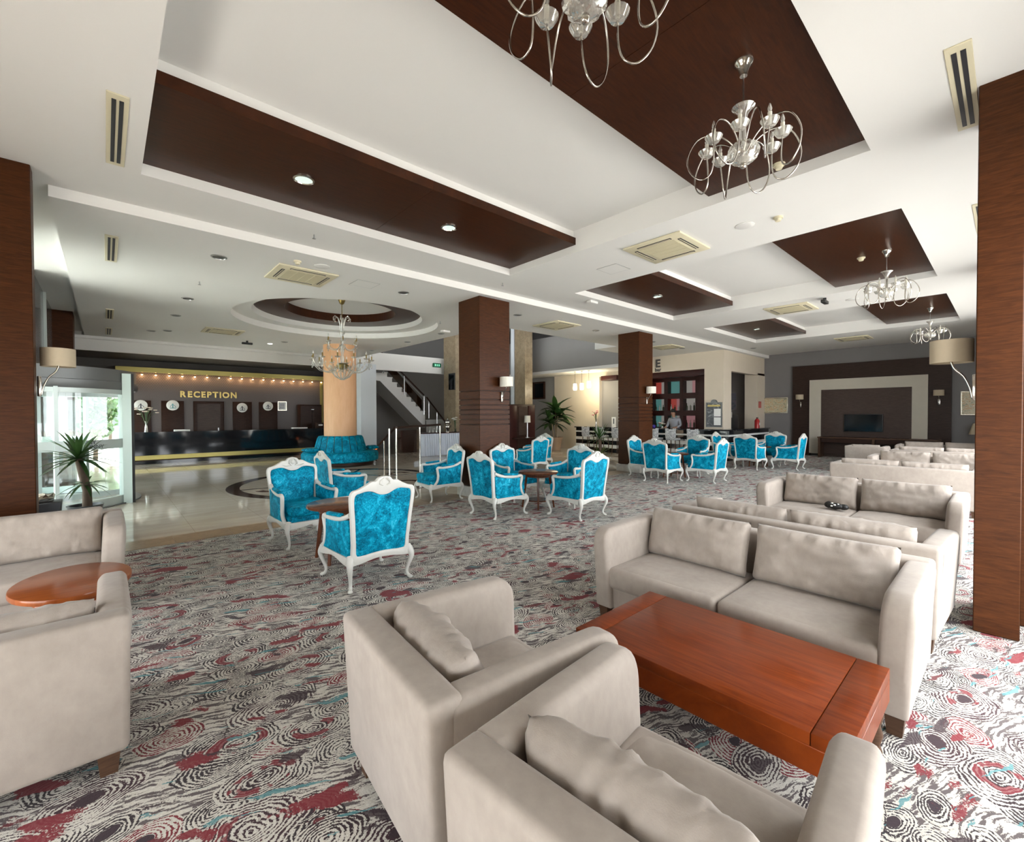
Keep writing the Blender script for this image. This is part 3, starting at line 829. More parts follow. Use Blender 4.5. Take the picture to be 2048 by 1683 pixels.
def make_bergere():
    t = thing('bergere_chair', '', 'armchair')
    lean = lambda p: Vector((p.x, p.y-.115*max(0, p.z-.36), p.z))
    half_o = [(0, .285), (.14, .272), (.272, .255), (.283, .42), (.300, .64), (.316, .80), (.318, .875), (.296, .918), (.245, .932), (.18, .962), (.125, .992), (.085, .992), (.055, 1.022), (0, 1.034)]
    half_i = [(0, .330), (.13, .322), (.232, .318), (.246, .43), (.262, .64), (.277, .79), (.277, .855), (.262, .886), (.225, .896), (.17, .906), (.12, .90), (.08, .882), (.045, .866), (0, .860)]
    full = lambda h: [(x, z) for x, z in h]+[(-x, z) for x, z in h[-2:0:-1]]
    lo, li = smooth_loop(full(half_o)), smooth_loop(full(half_i))
    g = G().ring(lo, li, -.335, -.285, 'y').map(lean)
    ob('back_frame', g, 'whitewood', t, bevel=.010, seg=2)
    bf = t.children[0] if t.children else None
    # upholstered back, puffed on both sides
    def pad(y, dirn, puff):
        g = G(); n = len(li); cx, cz = 0, .62
        rings = [(1.0, 0), (.97, .5), (.9, .8), (.7, 1), (.4, 1.05), (.15, 1.07)]
        vs = []
        for s, b in rings:
            for (x, z) in li: vs.append((cx+(x-cx)*s, y+dirn*puff*b, cz+(z-cz)*s))
        fs = []
        for r_ in range(len(rings)-1):
            for i in range(n):
                j = (i+1) % n
                fs.append((r_*n+i, r_*n+j, (r_+1)*n+j, (r_+1)*n+i))
        fs.append(tuple((len(rings)-1)*n+i for i in range(n)))
        return g.add(vs, fs).map(lean)
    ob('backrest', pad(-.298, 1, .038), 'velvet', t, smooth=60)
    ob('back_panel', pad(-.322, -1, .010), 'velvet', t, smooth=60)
    orn = G()
    for s in (-1, 1):
        orn.tube([lean(Vector((s*a, -.279, b))) for a, b in ((.012, 1.018), (.045, .992), (.05, .955), (.02, .93), (.09, .925), (.14, .945))], [.006, .009, .009, .006, .008, .004], 6)
        orn.tube([lean(Vector((s*a, -.341, b))) for a, b in ((.012, 1.018), (.045, .992), (.05, .965), (.02, .95))], [.006, .009, .008, .005], 6)
    orn.ell(lean(Vector((0, -.28, .975))), (.03, .014, .032), 10, 6)
    ob('crest_carving', orn, 'whitewood', t, smooth=60)
    # seat rail: serpentine apron on four sides
    def rail(p0, p1, n=14, drop=.028):
        g = G(); p0, p1 = Vector(p0), Vector(p1)
        d = (p1-p0).normalized(); nrm = Vector((d.y, -d.x, 0))
        vs, fs = [], []
        for k in range(n+1):
            u = k/n; p = p0.lerp(p1, u)
            low = .262-drop*(math.sin(PI*u)**2)*.3-.022*math.cos(2*PI*u)
            for off, z in ((-.02, low), (.024, low), (.03, low+.02), (.024, .318), (-.02, .318)): vs.append(p+nrm*off+Vector((0, 0, z)))
        for k in range(n):
            for i in range(5):
                j = (i+1) % 5
                fs.append((k*5+i, k*5+j, (k+1)*5+j, (k+1)*5+i))
        fs += [tuple(range(5)), tuple(range(n*5, n*5+5))]
        return g.add(vs, fs)
    g = rail((-.30, .30, 0), (.30, .30, 0))
    g.map(lambda p: Vector((p.x, p.y+.035*(1-(p.x/.3)**2), p.z)))
    g = G().join(rail((.30, .315, 0), (-.30, .315, 0))).map(lambda p: Vector((p.x, p.y+.03*(1-min(1, (p.x/.3)**2)), p.z)))
    g.join(rail((.295, -.29, 0), (.315, .315, 0))).join(rail((-.315, .315, 0), (-.295, -.29, 0))).join(rail((-.29, -.305, 0), (.29, -.305, 0)))
    ob('seat_rail', g, 'whitewood', t, smooth=45)
    ob('rail_carving', G().ell((0, .372, .275), (.05, .014, .03), 10, 6), 'whitewood', t, smooth=60)
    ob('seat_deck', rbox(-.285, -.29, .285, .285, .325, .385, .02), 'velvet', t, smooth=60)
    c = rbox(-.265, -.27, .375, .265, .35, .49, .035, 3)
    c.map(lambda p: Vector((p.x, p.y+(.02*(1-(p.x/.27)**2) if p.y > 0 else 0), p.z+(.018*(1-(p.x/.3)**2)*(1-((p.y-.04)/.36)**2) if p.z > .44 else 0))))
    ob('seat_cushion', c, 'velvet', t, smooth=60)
    for s in (-1, 1):
        a = thing('arm'); a.parent = t
        path = spline([(s*.285, -.31, .70), (s*.30, -.20, .655), (s*.315, -.05, .63), (s*.328, .10, .625), (s*.333, .175, .632), (s*.333, .205, .612), (s*.330, .20, .57), (s*.325, .185, .48), (s*.327, .205, .38), (s*.320, .262, .30)], 4)
        ob('arm_rail', G().tube(path, .0235, 8), 'whitewood', a, smooth=60)
        outl = [(-.285, .318), (-.30, .45), (-.31, .655), (-.20, .635), (-.05, .612), (.10, .606), (.172, .60), (.172, .48), (.192, .38), (.24, .318)]
        def xo(p):
            y, z = p.y, p.z
            return Vector((s*(.292+.028*(y+.3)/.5)+p.x*s, y, z))
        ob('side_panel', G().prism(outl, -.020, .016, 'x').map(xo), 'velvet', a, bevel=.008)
        pd = rbox(-.026, -.14, 0, .026, .14, .035, .016, 2)
        pd.map(lambda p: Vector((p.x+s*(.317+.012*p.y/.14), p.y-.02, p.z+.640+.03*(p.y/.14)**2*(.8 if p.y < 0 else .1))))
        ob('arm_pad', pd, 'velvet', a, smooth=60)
    for sx in (-1, 1):
        for sy in (-1, 1):
            bx, by = (.292, .30) if sy > 0 else (.285, -.295)
            ox, oy = (.03, .034) if sy > 0 else (.02, -.04)
            P_ = lambda fx, z: (sx*(bx+ox*fx), by+oy*fx, z)
            path = spline([P_(0, .32), P_(.8, .27), P_(1.05, .22), P_(.35, .14), P_(-.15, .075), P_(.15, .03), P_(.9, .016)], 4)
            n = len(path)
            rr = [(.032, .033, .026, .019, .015, .016, .018)]
            rs = [r_[0] for r_ in spline([(q,) for q in rr[0]], 4)]
            g = G().tube(path, rs, 8)
            g.ell((sx*(bx+ox*.75), by+oy*.75, .016), (.024, .024, .016), 8, 6)
            g.ell((sx*(bx+ox*1.15), by+oy*.95, .262), (.022, .022, .03), 8, 6)
            ob('leg', g, 'whitewood', t, smooth=70)
    return t
proto = make_bergere()
GB = 'turquoise velvet chairs with carved white frames'
chairs = [
    (1.90, 4.25, '+y', 0, 'turquoise velvet chair nearest the viewer, its broad bright back turned this way'),
    (1.87, 6.03, '-y', 4, 'turquoise velvet chair facing the viewer across the small round table, nearest the reception'),
    (2.92, 7.32, '+x', 0, 'turquoise velvet chair half hidden behind the front-facing chair, facing the wooden column'),
    (4.70, 7.27, '-x', -6, 'turquoise velvet chair on the marble just beside the wooden column'),
    (4.66, 5.49, '+x', 0, 'turquoise velvet chair with a dark teal back standing before the wooden column'),
    (5.52, 4.58, '+y', 0, 'turquoise velvet chair with a bright streaky back between round table and open carpet'),
    (6.33, 5.47, '-x', 0, 'turquoise velvet chair behind the bright-backed one, its dark front showing past it'),
    (5.74, 6.27, '-y', 0, 'turquoise velvet chair against the wooden column, its front bright'),
    (8.60, 8.75, '+y', 0, 'turquoise velvet chair on the marble between column and big potted plant'),
    (9.42, 9.35, '-x', 0, 'turquoise velvet chair of which mostly the crest shows, behind the chair near the big plant'),
    (10.36, 6.28, '-y', 0, 'turquoise velvet chair at the plinth of the farther wooden column'),
    (9.79, 5.51, '+x', 0, 'dark-backed turquoise velvet chair in front of the farther wooden column'),
    (11.42, 5.60, '-x', 0, 'turquoise velvet chair with its front this way before the bar stools'),
    (10.54, 4.80, '+y', 0, 'pale-backed turquoise velvet chair in the middle of the far group by the bar'),
    (13.80, 5.02, '+x', 0, 'squarish dark-backed turquoise velvet chair in front of the bar pillar'),
    (15.30, 4.95, '-x', 0, 'turquoise velvet chair below the framed painting, front this way'),
    (14.54, 4.26, '+y', 0, 'last turquoise velvet chair, narrow bright back next to the television wall'),
    (14.15, 5.78, '-y', 0, 'turquoise velvet chair of which only the crest shows, under the menu board'),
]
for i, (x, y, f, dr, lb) in enumerate(chairs):
    o = proto if i == 0 else copy_tree(proto)
    place(o, x, y, f, dr)
    if y > 7: o.location.z = 0
    o['label'] = lb; o['group'] = GB
# small round tables
def make_round():
    t = thing('round_table', '', 'table')
    ob('top', G().lathe([(.001, .585), (.335, .585), (.345, .592), (.345, .612), (.335, .62), (.001, .62)], 40), 'smalltable', t, smooth=40)
    ob('apron', G().lathe([(.20, .53), (.22, .53), (.22, .585), (.20, .585)], 32), 'smalltable', t, smooth=40)
    for k in range(4):
        a = PI/4+k*PI/2
        c, s = math.cos(a), math.sin(a)
        ob('leg', G().tube([(c*.19, s*.19, .585), (c*.27, s*.27, 0)], [.03, .019], 4), 'smalltable', t)
    ob('shelf', G().lathe([(.001, .12), (.19, .12), (.19, .14), (.001, .14)], 28), 'smalltable', t, smooth=40)
    return t
rt = make_round()
for i, (x, y, lb) in enumerate([(1.93, 5.0, 'small round brown table between the two nearest turquoise chairs'),
                                (5.50, 5.42, 'small round brown table among the chairs in front of the wooden column'),
                                (10.55, 5.62, 'small round brown table hidden among the chairs before the farther column'),
                                (14.55, 5.06, 'small round brown table among the farthest turquoise chairs')]):
    o = rt if i == 0 else copy_tree(rt)
    o.location = (x, y, .004); o['label'] = lb
# black bundle on the third sofa
bb = thing('bundle', 'small crumpled black bundle with white patches lying on a sofa seat', 'bundle', (6.52, 1.40, .446))
g = G()
g.ell((0, 0, .035), (.055, .09, .038), 14, 10)
g.ell((.02, .07, .04), (.045, .05, .04), 12, 8)
g.ell((.01, -.08, .032), (.045, .05, .034), 12, 8)
g.map(lambda p: p+Vector((0, 0, .008))*noise.noise(p*30))
ob('body', g, 'blackmatte', bb, smooth=60)
for (a, b, c_) in ((-.045, .0, .055), (-.02, .03, .068), (-.05, .03, .04), (-.02, -.03, .062)): ob('white_patch', G().ell((a, b, c_), (.012, .014, .01), 8, 6), 'paper', bb, smooth=60)
# ---------------------------------------------------------------- ceiling fittings
def make_ac():
    t = thing('ceiling_vent_unit', '', 'air conditioner')
    ob('body', G().box(-.44, -.43, -.028, .44, .43, .0), 'ivory', t, bevel=.012)
    ob('grille', G().box(-.27, -.26, -.034, .27, .26, -.026), 'ivory2', t, bevel=.004, seg=1)
    for s in (-1, 1):
        ob('slot', G().box(-.26, s*.325-.022, -.033, .26, s*.325+.022, -.027), 'vent', t)
        ob('slot', G().box(s*.335-.022, -.25, -.033, s*.335+.022, .25, -.027), 'vent', t)
        ob('louver', G().box(-.25, s*.325-.006, -.036, .25, s*.325+.006, -.030), 'ivory', t)
        ob('louver', G().box(s*.335-.006, -.24, -.036, s*.335+.006, .24, -.030), 'ivory', t)
    for k in (-1, 0, 1): ob('grille_bar', G().box(k*.13-.004, -.25, -.037, k*.13+.004, .25, -.033), 'ivory', t)
    return t
ac0 = make_ac()
for i, (x, y, z, lb) in enumerate([(2.36, 7.62, Z0, 'cream cassette air conditioner between the lower ceiling edge and the dome'),
        (5.92, 3.28, Z1, 'cream cassette air conditioner between the first two wooden coffers'),
        (11.4, 3.30, Z1, 'cream cassette air conditioner between the second and third wooden coffers'),
        (8.42, 7.63, Z0, 'cream cassette air conditioner between the two wooden columns'),
        (2.35, 14.0, Z0, 'cream cassette air conditioner beyond the dome near reception'),
        (13.9, 7.7, Z0, 'cream cassette air conditioner in front of the bar sign'),
        (17.4, 3.3, Z1, 'farthest cream cassette air conditioner before the television wall')]):
    o = ac0 if i == 0 else copy_tree(ac0)
    o.location = (x, y, z); o['label'] = lb; o['group'] = 'cream ceiling air conditioners'
def make_slot():
    t = thing('ceiling_vent', '', 'vent')
    ob('frame', G().box(-.065, -.62, -.012, .065, .62, 0), 'ivory', t, bevel=.003, seg=1)
    for s in (-1, 1):
        sl = ob('slot', G().box(s*.022-.013, -.55, -.016, s*.022+.013, .55, -.006), 'vent', t)
    return t
sl0 = make_slot()
for i, (x, y, z, rz, lb) in enumerate([(.10, 5.0, Z1, 0, 'long cream slot vent near the dark column, largest of its line'),
        (.09, 8.1, Z0, 0, 'cream slot vent in the lower ceiling, second of the line to reception'),
        (.105, 13.28, Z0, 0, 'small cream slot vent, third of the line to reception'),
        (.105, 16.0, Z0, 0, 'tiny cream slot vent closest to the reception fascia'),
        (4.67, .245, Z1, PI/2, 'cream slot vent right above the big window-side column'),
        (7.9, .245, Z1, PI/2, 'cream slot vent mostly hidden behind the window-side column')]):
    o = sl0 if i == 0 else copy_tree(sl0)
    o.location = (x, y, z); o.rotation_euler = (0, 0, rz); o['label'] = lb; o['group'] = 'cream slot vents'
# recessed downlights
def make_down(r, face, rim):
    t = thing('downlight', '', 'downlight')
    ob('rim', G().lathe([(r, 0), (r, -.008), (r*.82, -.014), (r*.78, -.004)], 28), rim, t, smooth=50)
    ob('lens', G().lathe([(.001, -.006), (r*.8, -.006)], 28), face, t)
    return t
dl = make_down(.10, 'downdark', 'steel')
SP = [(1.22, 7.5, 'near the second slot vent'), (1.2, 10.55, 'left of the dome edge'), (1.2, 12.5, 'farther left of the dome'), (.93, 15.2, 'by the reception fascia, beside the small slot vents'),
      (4.08, 7.46, 'between the dome and the wooden column'), (6.91, 7.44, 'just past the nearer wooden column'), (9.76, 7.44, 'just before the farther wooden column'), (12.6, 7.44, 'past the farther wooden column'),
      (6.9, 10.53, 'beside the dome, close to the atrium edge'), (6.93, 12.44, 'behind the dome near the atrium corner'), (1.25, 14.9, 'beside the reception air conditioner'),
      (4.1, 14.88, 'over the path to reception'), (6.93, 14.88, 'above the round peach column'), (14.6, 7.5, 'in front of the bar fascia'), (17.3, 6.2, 'in the far ceiling near the painting')]
for i, (x, y, w) in enumerate(SP):
    o = dl if i == 0 else copy_tree(dl)
    o.location = (x, y, (Z1 if y < 6.5 else Z0)); o['label'] = 'dark round recessed downlight '+w; o['group'] = 'dark recessed downlights'
lp = make_down(.105, 'spotface', 'chrome')  # unlit lamps: faint emission puts the bright frosted look into the lens
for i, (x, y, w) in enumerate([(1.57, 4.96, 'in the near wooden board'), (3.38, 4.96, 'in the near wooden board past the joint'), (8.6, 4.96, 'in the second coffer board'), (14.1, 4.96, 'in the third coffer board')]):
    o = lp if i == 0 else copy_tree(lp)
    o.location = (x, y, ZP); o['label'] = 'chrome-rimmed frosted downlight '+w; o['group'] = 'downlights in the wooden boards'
o = make_down(.09, 'spotlit', 'ceiling'); o.location = (3.85, 15.5, Z0); o['label'] = 'small white downlight glowing near the reception fascia'
# speakers, hatches, detectors, sprinklers
def disc(name, x, y, z, r, mat, label, cat):
    o = ob(name, G().lathe([(.001, -.012), (r*.9, -.012), (r, -.006), (r, 0)], 28), mat, None, smooth=50, loc=(x, y, z))
    return tag(o, label, cat)
disc('ceiling_speaker', 5.95, 2.24, Z1, .11, 'ceiling_shade', 'flush grey round speaker between air conditioner and smoke detector', 'speaker')
disc('ceiling_speaker', 2.45, 6.95, Z0, .11, 'ceiling_shade', 'flush grey round speaker beside the smoke detector near the lower ceiling edge', 'speaker')
disc('ceiling_speaker', 11.45, 2.2, Z1, .11, 'ceiling_shade', 'flush grey round speaker near the third chandelier', 'speaker')
def detector(x, y, z, label):
    t = thing('smoke_detector', label, 'smoke detector', (x, y, z))
    ob('base', G().lathe([(.001, -.02), (.05, -.02), (.055, 0)], 20), 'ivory', t, smooth=50)
    ob('head', G().lathe([(.001, -.05), (.028, -.05), (.036, -.03), (.036, -.018)], 20), 'ivory', t, smooth=50)
detector(6.0, 1.88, Z1, 'round cream smoke detector on the white ceiling beside the flush speaker')
detector(2.1, 6.95, Z0, 'cream smoke detector on the lower ceiling next to the dome air conditioner')
detector(4.96, 1.55, ZP, 'small cream smoke detector on the brown board beside the second chandelier')
detector(8.9, 1.6, ZP, 'small white smoke detector on the brown board by the third chandelier')
for x, y, z, lb in ((2.05, 6.1, Z1, 'tiny metal sprinkler on the white beam under the near wooden board'), (5.3, 6.1, Z1, 'tiny metal sprinkler on the white beam near the wooden column'),
                    (1.2, 9.1, Z0, 'tiny metal sprinkler between downlights left of the dome'), (6.0, 9.2, Z0, 'tiny metal sprinkler beside the dome rim')):
    t = thing('sprinkler', lb, 'sprinkler', (x, y, z))
    ob('stem', G().cyl((0, 0, 0), (0, 0, -.05), .008, n=8), 'steel', t); ob('deflector', G().cyl((0, 0, -.05), (0, 0, -.055), .022, n=12), 'steel', t)
for x, y, z, lb in ((6.14, 4.33, Z1, 'flush square access hatch outlined in the ceiling beside the air conditioner'), (3.32, 7.42, Z0, 'flush square access hatch outlined in the lower ceiling by the dome')):
    t = thing('access_hatch', lb, 'hatch', (x, y, z))
    ob('gap', G().ring([(-.2, -.19), (.2, -.19), (.2, .19), (-.2, .19)], [(-.192, -.182), (.192, -.182), (.192, .182), (-.192, .182)], -.003, .0, 'z'), 'steel', t)
    ob('door', G().box(-.19, -.18, -.004, .19, .18, 0), 'ceiling', t)
for x, y, z, lb in ((7.55, 4.95+.9, Z1, 'small white ceiling sensor box beside the second coffer'), (6.75, 10.1, Z0, 'small white emergency lamp near the atrium edge')):
    ob_ = ob('emergency_lamp', G().box(-.12, -.06, -.05, .12, .06, 0), 'ceiling', None, bevel=.01, loc=(x, y, z)); tag(ob_, lb, 'ceiling lamp')
for x, y, z, lb in ((10.9, 2.55, Z1, 'black fixture hanging under the ceiling by the far air conditioner'), (3.2, 15.4, Z0, 'black ceiling fixture near the glowing downlight')):
    t = thing('ceiling_camera', lb, 'camera', (x, y, z))
    ob('mount', G().cyl((0, 0, 0), (0, 0, -.06), .03, n=12), 'blackmatte', t); ob('body', G().box(-.14, -.04, -.11, .14, .04, -.05), 'blackmatte', t, bevel=.01)

# ---------------------------------------------------------------- spiral-arm chandeliers
def make_chandelier(drop):
    t = thing('chandelier', '', 'chandelier')     # origin at the ceiling canopy
    ob('canopy', G().lathe([(.001, -.10), (.025, -.10), (.03, -.07), (.038, -.05), (.045, -.03), (.058, -.02), (.062, 0)], 24), 'chrome', t, smooth=50)
    ob('cord', G().cyl((0, 0, -.1), (0, 0, -drop+.32), .005, n=6), 'steel', t)
    z = -drop
    ob('vase', G().lathe([(.012, z+.06), (.02, z+.10), (.018, z+.20), (.03, z+.26), (.055, z+.30), (.075, z+.315), (.06, z+.30)], 20), 'crystal', t, smooth=60)
    bw = G()
    n = 24
    prof = [(.02, z-.075), (.06, z-.065), (.092, z-.03), (.10, z+.01), (.085, z+.045), (.04, z+.065)]
    bw.lathe(prof, n)
    bw.map(lambda p: Vector((p.x*(1+.07*math.cos(12*math.atan2(p.y, p.x))), p.y*(1+.07*math.cos(12*math.atan2(p.y, p.x))), p.z)))
    ob('glass_bowl', bw, 'crystal', t, smooth=40)
    ob('finial', G().ell((0, 0, z-.09), (.022, .022, .02), 12, 8), 'chrome', t, smooth=60)
    for k in range(8):
        a = 2*PI*k/8+.2
        c, s = math.cos(a), math.sin(a)
        pts = spline([(.03, z+.0), (.09, z+.085), (.19, z+.145), (.30, z+.12), (.365, z+.0), (.35, z-.11), (.285, z-.18), (.225, z-.165), (.20, z-.09), (.20, z+.045)], 4)
        arm = ob('arm', G().tube([(c*r_-s*.13*(i/len(pts)), s*r_+c*.13*(i/len(pts)), zz) for i, (r_, zz) in enumerate(pts)], .0052, 7), 'chrome', t, smooth=60)
        ex, ey = c*pts[-1][0]-s*.127, s*pts[-1][0]+c*.127
        zz = z+.045
        cp = G().lathe([(.008, -.012), (.035, -.004), (.052, .022), (.058, .034), (.046, .026), (.008, .008)], 16, (ex, ey, zz))
        ob('drip_cup', cp, 'crystal', arm, smooth=40)
        ob('candle_tube', G().cyl((ex, ey, zz+.01), (ex, ey, zz+.085), .013, n=10), 'candle', arm, smooth=40)
        ob('bulb', G().lathe([(.009, 0), (.014, .02), (.008, .045), (.001, .06)], 10, (ex, ey, zz+.085)), 'crystal', arm, smooth=60)
    return t
ch0 = make_chandelier(.63)
for i, (x, lb) in enumerate([(1.59, 'spiral chrome chandelier cut off by the top picture edge'), (3.34, 'spiral chrome chandelier fully in view under the large brown ceiling board'),
                             (8.8, 'spiral chrome chandelier under the second brown ceiling board'), (14.35, 'farthest spiral chrome chandelier near the television wall')]):
    o = ch0 if i == 0 else copy_tree(ch0)
    o.location = (x, 1.27, ZP); o.rotation_euler = (0, 0, .3*i); o['label'] = lb; o['group'] = 'spiral-arm chrome chandeliers'

# crystal chandelier under the dome
def make_crystal():
    t = thing('crystal_chandelier', 'two-tier crystal candle chandelier hanging from the round dome', 'chandelier', (*DC, Z0+.55))
    zt = Z0+.55
    L = lambda z: z-zt
    ob('canopy', G().lathe([(.02, -.12), (.05, -.1), (.07, -.05), (.09, 0)], 20), 'brass', t, smooth=50)
    ob('chain', G().cyl((0, 0, -.1), (0, 0, L(3.9)), .009, n=6), 'brass', t)
    ob('stem', G().lathe([(.001, L(2.62)), (.05, L(2.66)), (.03, L(2.8)), (.05, L(2.95)), (.025, L(3.05)), (.06, L(3.2)), (.025, L(3.3)), (.02, L(3.5)), (.07, L(3.58)), (.02, L(3.66)), (.012, L(3.95))], 16), 'crystal', t, smooth=60)
    ob('hub', G().lathe([(.001, L(2.68)), (.12, L(2.72)), (.15, L(2.8)), (.1, L(2.84)), (.001, L(2.85))], 20), 'brass', t, smooth=50)
    for k in range(6):
        a = 2*PI*k/6
        c, s = math.cos(a), math.sin(a)
        ob('curl', G().tube([(c*r_, s*r_, L(z)) for r_, z in ((.03, 3.58), (.05, 3.78), (.10, 3.93), (.17, 3.97), (.21, 3.92), (.20, 3.86), (.16, 3.86))], .013, 6), 'crystal', t, smooth=60)
    def tier(n, rad, z, low, off):
        for k in range(n):
            a = 2*PI*k/n+off
            c, s = math.cos(a), math.sin(a)
            arm = ob('arm', G().tube([(c*r_, s*r_, L(zz)) for r_, zz in spline([(.05, z), (rad*.35, z-low), (rad*.7, z-low*1.05), (rad*.95, z-.05), (rad, z+.05)], 4)], .011, 6), 'crystal', t, smooth=60)
            x, y = c*rad, s*rad
            ob('drip_cup', G().lathe([(.012, 0), (.05, .01), (.065, .035), (.012, .02)], 12, (x, y, L(z+.04))), 'crystal', arm, smooth=50)
            ob('candle_tube', G().cyl((x, y, L(z+.05)), (x, y, L(z+.16)), .016, n=8), 'brass', arm)
            ob('bulb', G().lathe([(.012, 0), (.019, .03), (.008, .07), (.001, .09)], 8, (x, y, L(z+.16))), 'crystal', arm, smooth=60)
            for q in range(3):
                b = a+(q-1)*.12
                ob('crystal_drop', G().lathe([(.001, -.07), (.016, -.045), (.004, 0)], 6, (math.cos(b)*rad, math.sin(b)*rad, L(z-.02-.05*(q % 2)))), 'crystal', arm)
    tier(6, .36, 3.28, .1, .2)
    tier(12, .68, 2.86, .2, 0)
    for k in range(14):
        a = 2*PI*k/14
        c, s = math.cos(a), math.sin(a)
        ob('bead_strand', G().tube([(c*r_, s*r_, L(z)) for r_, z in ((.30, 2.80), (.26, 2.66), (.16, 2.52), (.03, 2.45))], .014, 5), 'crystal', t, smooth=60)
make_crystal()

# ---------------------------------------------------------------- drum-shade wall lamps
def make_sconce(mat):
    t = thing('wall_lamp', '', 'wall lamp')       # origin on the wall, +Y away from it
    sh = G()
    n = 48
    for r_ in (1,):
        vs = []
        for z in (.30, .48):
            for k in range(n):
                rr = .128*(1+(.012 if k % 2 else 0)); a = 2*PI*k/n
                vs.append((rr*math.cos(a), .15+rr*math.sin(a), z))
        for z in (.48, .30):
            for k in range(n):
                rr = .124; a = 2*PI*k/n
                vs.append((rr*math.cos(a), .15+rr*math.sin(a), z))
        fs = []
        for l in range(3):
            for k in range(n): fs.append((l*n+k, l*n+(k+1) % n, (l+1)*n+(k+1) % n, (l+1)*n+k))
        sh.add(vs, fs)
    ob('lamp_shade', sh, mat, t, smooth=50)
    ob('arm', G().tube(spline([(0, .03, .02), (0, .045, .1), (0, .08, .19), (0, .13, .25), (0, .15, .31), (0, .15, .36)], 4), .008, 8), 'chrome', t, smooth=60)
    ob('wall_plate', G().box(-.025, 0, 0, .025, .03, .20), 'chrome', t, bevel=.006)
    ob('shade_spider', G().box(-.12, .146, .36, .12, .154, .366), 'chrome', t)
    return t
sc0 = make_sconce('whiteshade')
sc1 = make_sconce('shade')
for i, (o, x, y, z, rz, lb) in enumerate([
        (sc0, 5.78, 6.70, 1.84, PI, 'white pleated drum wall lamp on the nearer wooden column'),
        (None, 11.08, 6.73, 1.86, PI, 'white pleated drum wall lamp on the farther wooden column'),
        (sc1, 5.05, .17, 1.70, 0, 'large tan drum lamp on a curved arm beside the big window-side column'),
        (1, -.49, 6.42, 1.79, -PI/2, 'tan drum lamp on a curved arm beside the dark entrance column'),
        (1, XE-.12, 5.38, 1.83, PI/2, 'small drum wall lamp between painting and cream television frame'),
        (1, XE-.12, 1.52, 1.85, PI/2, 'small drum wall lamp on the far side of the cream television frame')]):
    q = o if hasattr(o, 'name') else copy_tree(sc0 if o is None else sc1)
    q.location = (x, y, z); q.rotation_euler = (0, 0, rz); q['label'] = lb; q['group'] = 'drum wall lamps'
# ---------------------------------------------------------------- reception
rd = thing('reception_desk', 'long glossy black reception desk with a gold band along its foot', 'desk', (3.7, 18.85, 0))
ob('front', G().box(-3.2, 0, .29, 3.52, .08, 1.04), 'black', rd, bevel=.004, seg=1)
ob('gold_band', G().box(-3.2, -.02, .145, 3.52, .08, .29), 'gold', rd, bevel=.004, seg=1)
ob('toe_kick', G().box(-3.2, .10, 0, 3.52, .16, .145), 'black', rd)
ob('counter', G().box(-3.22, -.03, 1.03, 3.52, .5, 1.055), 'black', rd, bevel=.004, seg=1)
ob('body', G().box(-3.2, .08, .1, 3.52, .45, 1.03), 'darkwood', rd)
be = thing('canopy_beam', 'long gold beam above the reception wall lights', 'beam', (3.6, 19.9, 0))
ob('front', G().box(-3.33, -.1, 3.07, 3.68, 0, 3.24), 'gold', be, bevel=.005, seg=1)
ob('top', G().box(-3.33, 0, 3.18, 3.68, .4, 3.24), 'gold', be)
ob('upright', G().box(3.4, .3, 0, 3.5, .4, 3.18), 'gold', be)
rw = thing('wall_upper_band'); rw['kind'] = 'structure'
ob('band', G().box(-1.1, YN-.03, 3.24, 7.3, YN, 3.6), 'darkgray', rw)
# reception letters
t = thing('reception_sign', 'gold RECEPTION lettering on the wall behind the desk', 'sign', (2.03, YN, 2.27))
xx = 0
for ch in 'RECEPTION':
    l = text_ob('letter', ch, .30, 'brass', t, (xx, -.035, 0), (R(90), 0, 0), .02, squash=.92, bold=.012)
    xx += .92*(max(v.co.x for v in l.data.vertices)+.035)
k = 1.83/xx
t.scale = (k, 1, 1)
# wall lights
def make_spot():
    t = thing('wall_spot', '', 'spot light')
    ob('shade', G().lathe([(.012, .10), (.016, .04), (.045, 0)], 12), 'brass', t, smooth=50)
    ob('bulb', G().ell((0, 0, .0), .026, 10, 6), 'bulb', t, smooth=60)
    return t
sp0 = make_spot()
for i in range(17):
    o = sp0 if i == 0 else copy_tree(sp0)
    o.location = (.97+.378*i, YN-.13, 3.02); o['label'] = 'small warm spot light under the gold beam, '+['first', 'second', 'third', 'fourth', 'fifth', 'sixth', 'seventh and unlit', 'eighth', 'ninth', 'tenth', 'eleventh', 'twelfth', 'thirteenth', 'fourteenth', 'fifteenth', 'sixteenth', 'last and unlit'][i]+' from the entrance'; o['group'] = 'spot lights over reception'
    if i in (6, 16): continue
    l = bpy.data.lights.new('spot_glow', 'POINT'); l.energy = .55; l.color = (1, .62, .32); l.shadow_soft_size = .03
    lo = bpy.data.objects.new('spot_glow', l); COL.objects.link(lo); lo.location = (.97+.378*i, YN-.14, 2.97)
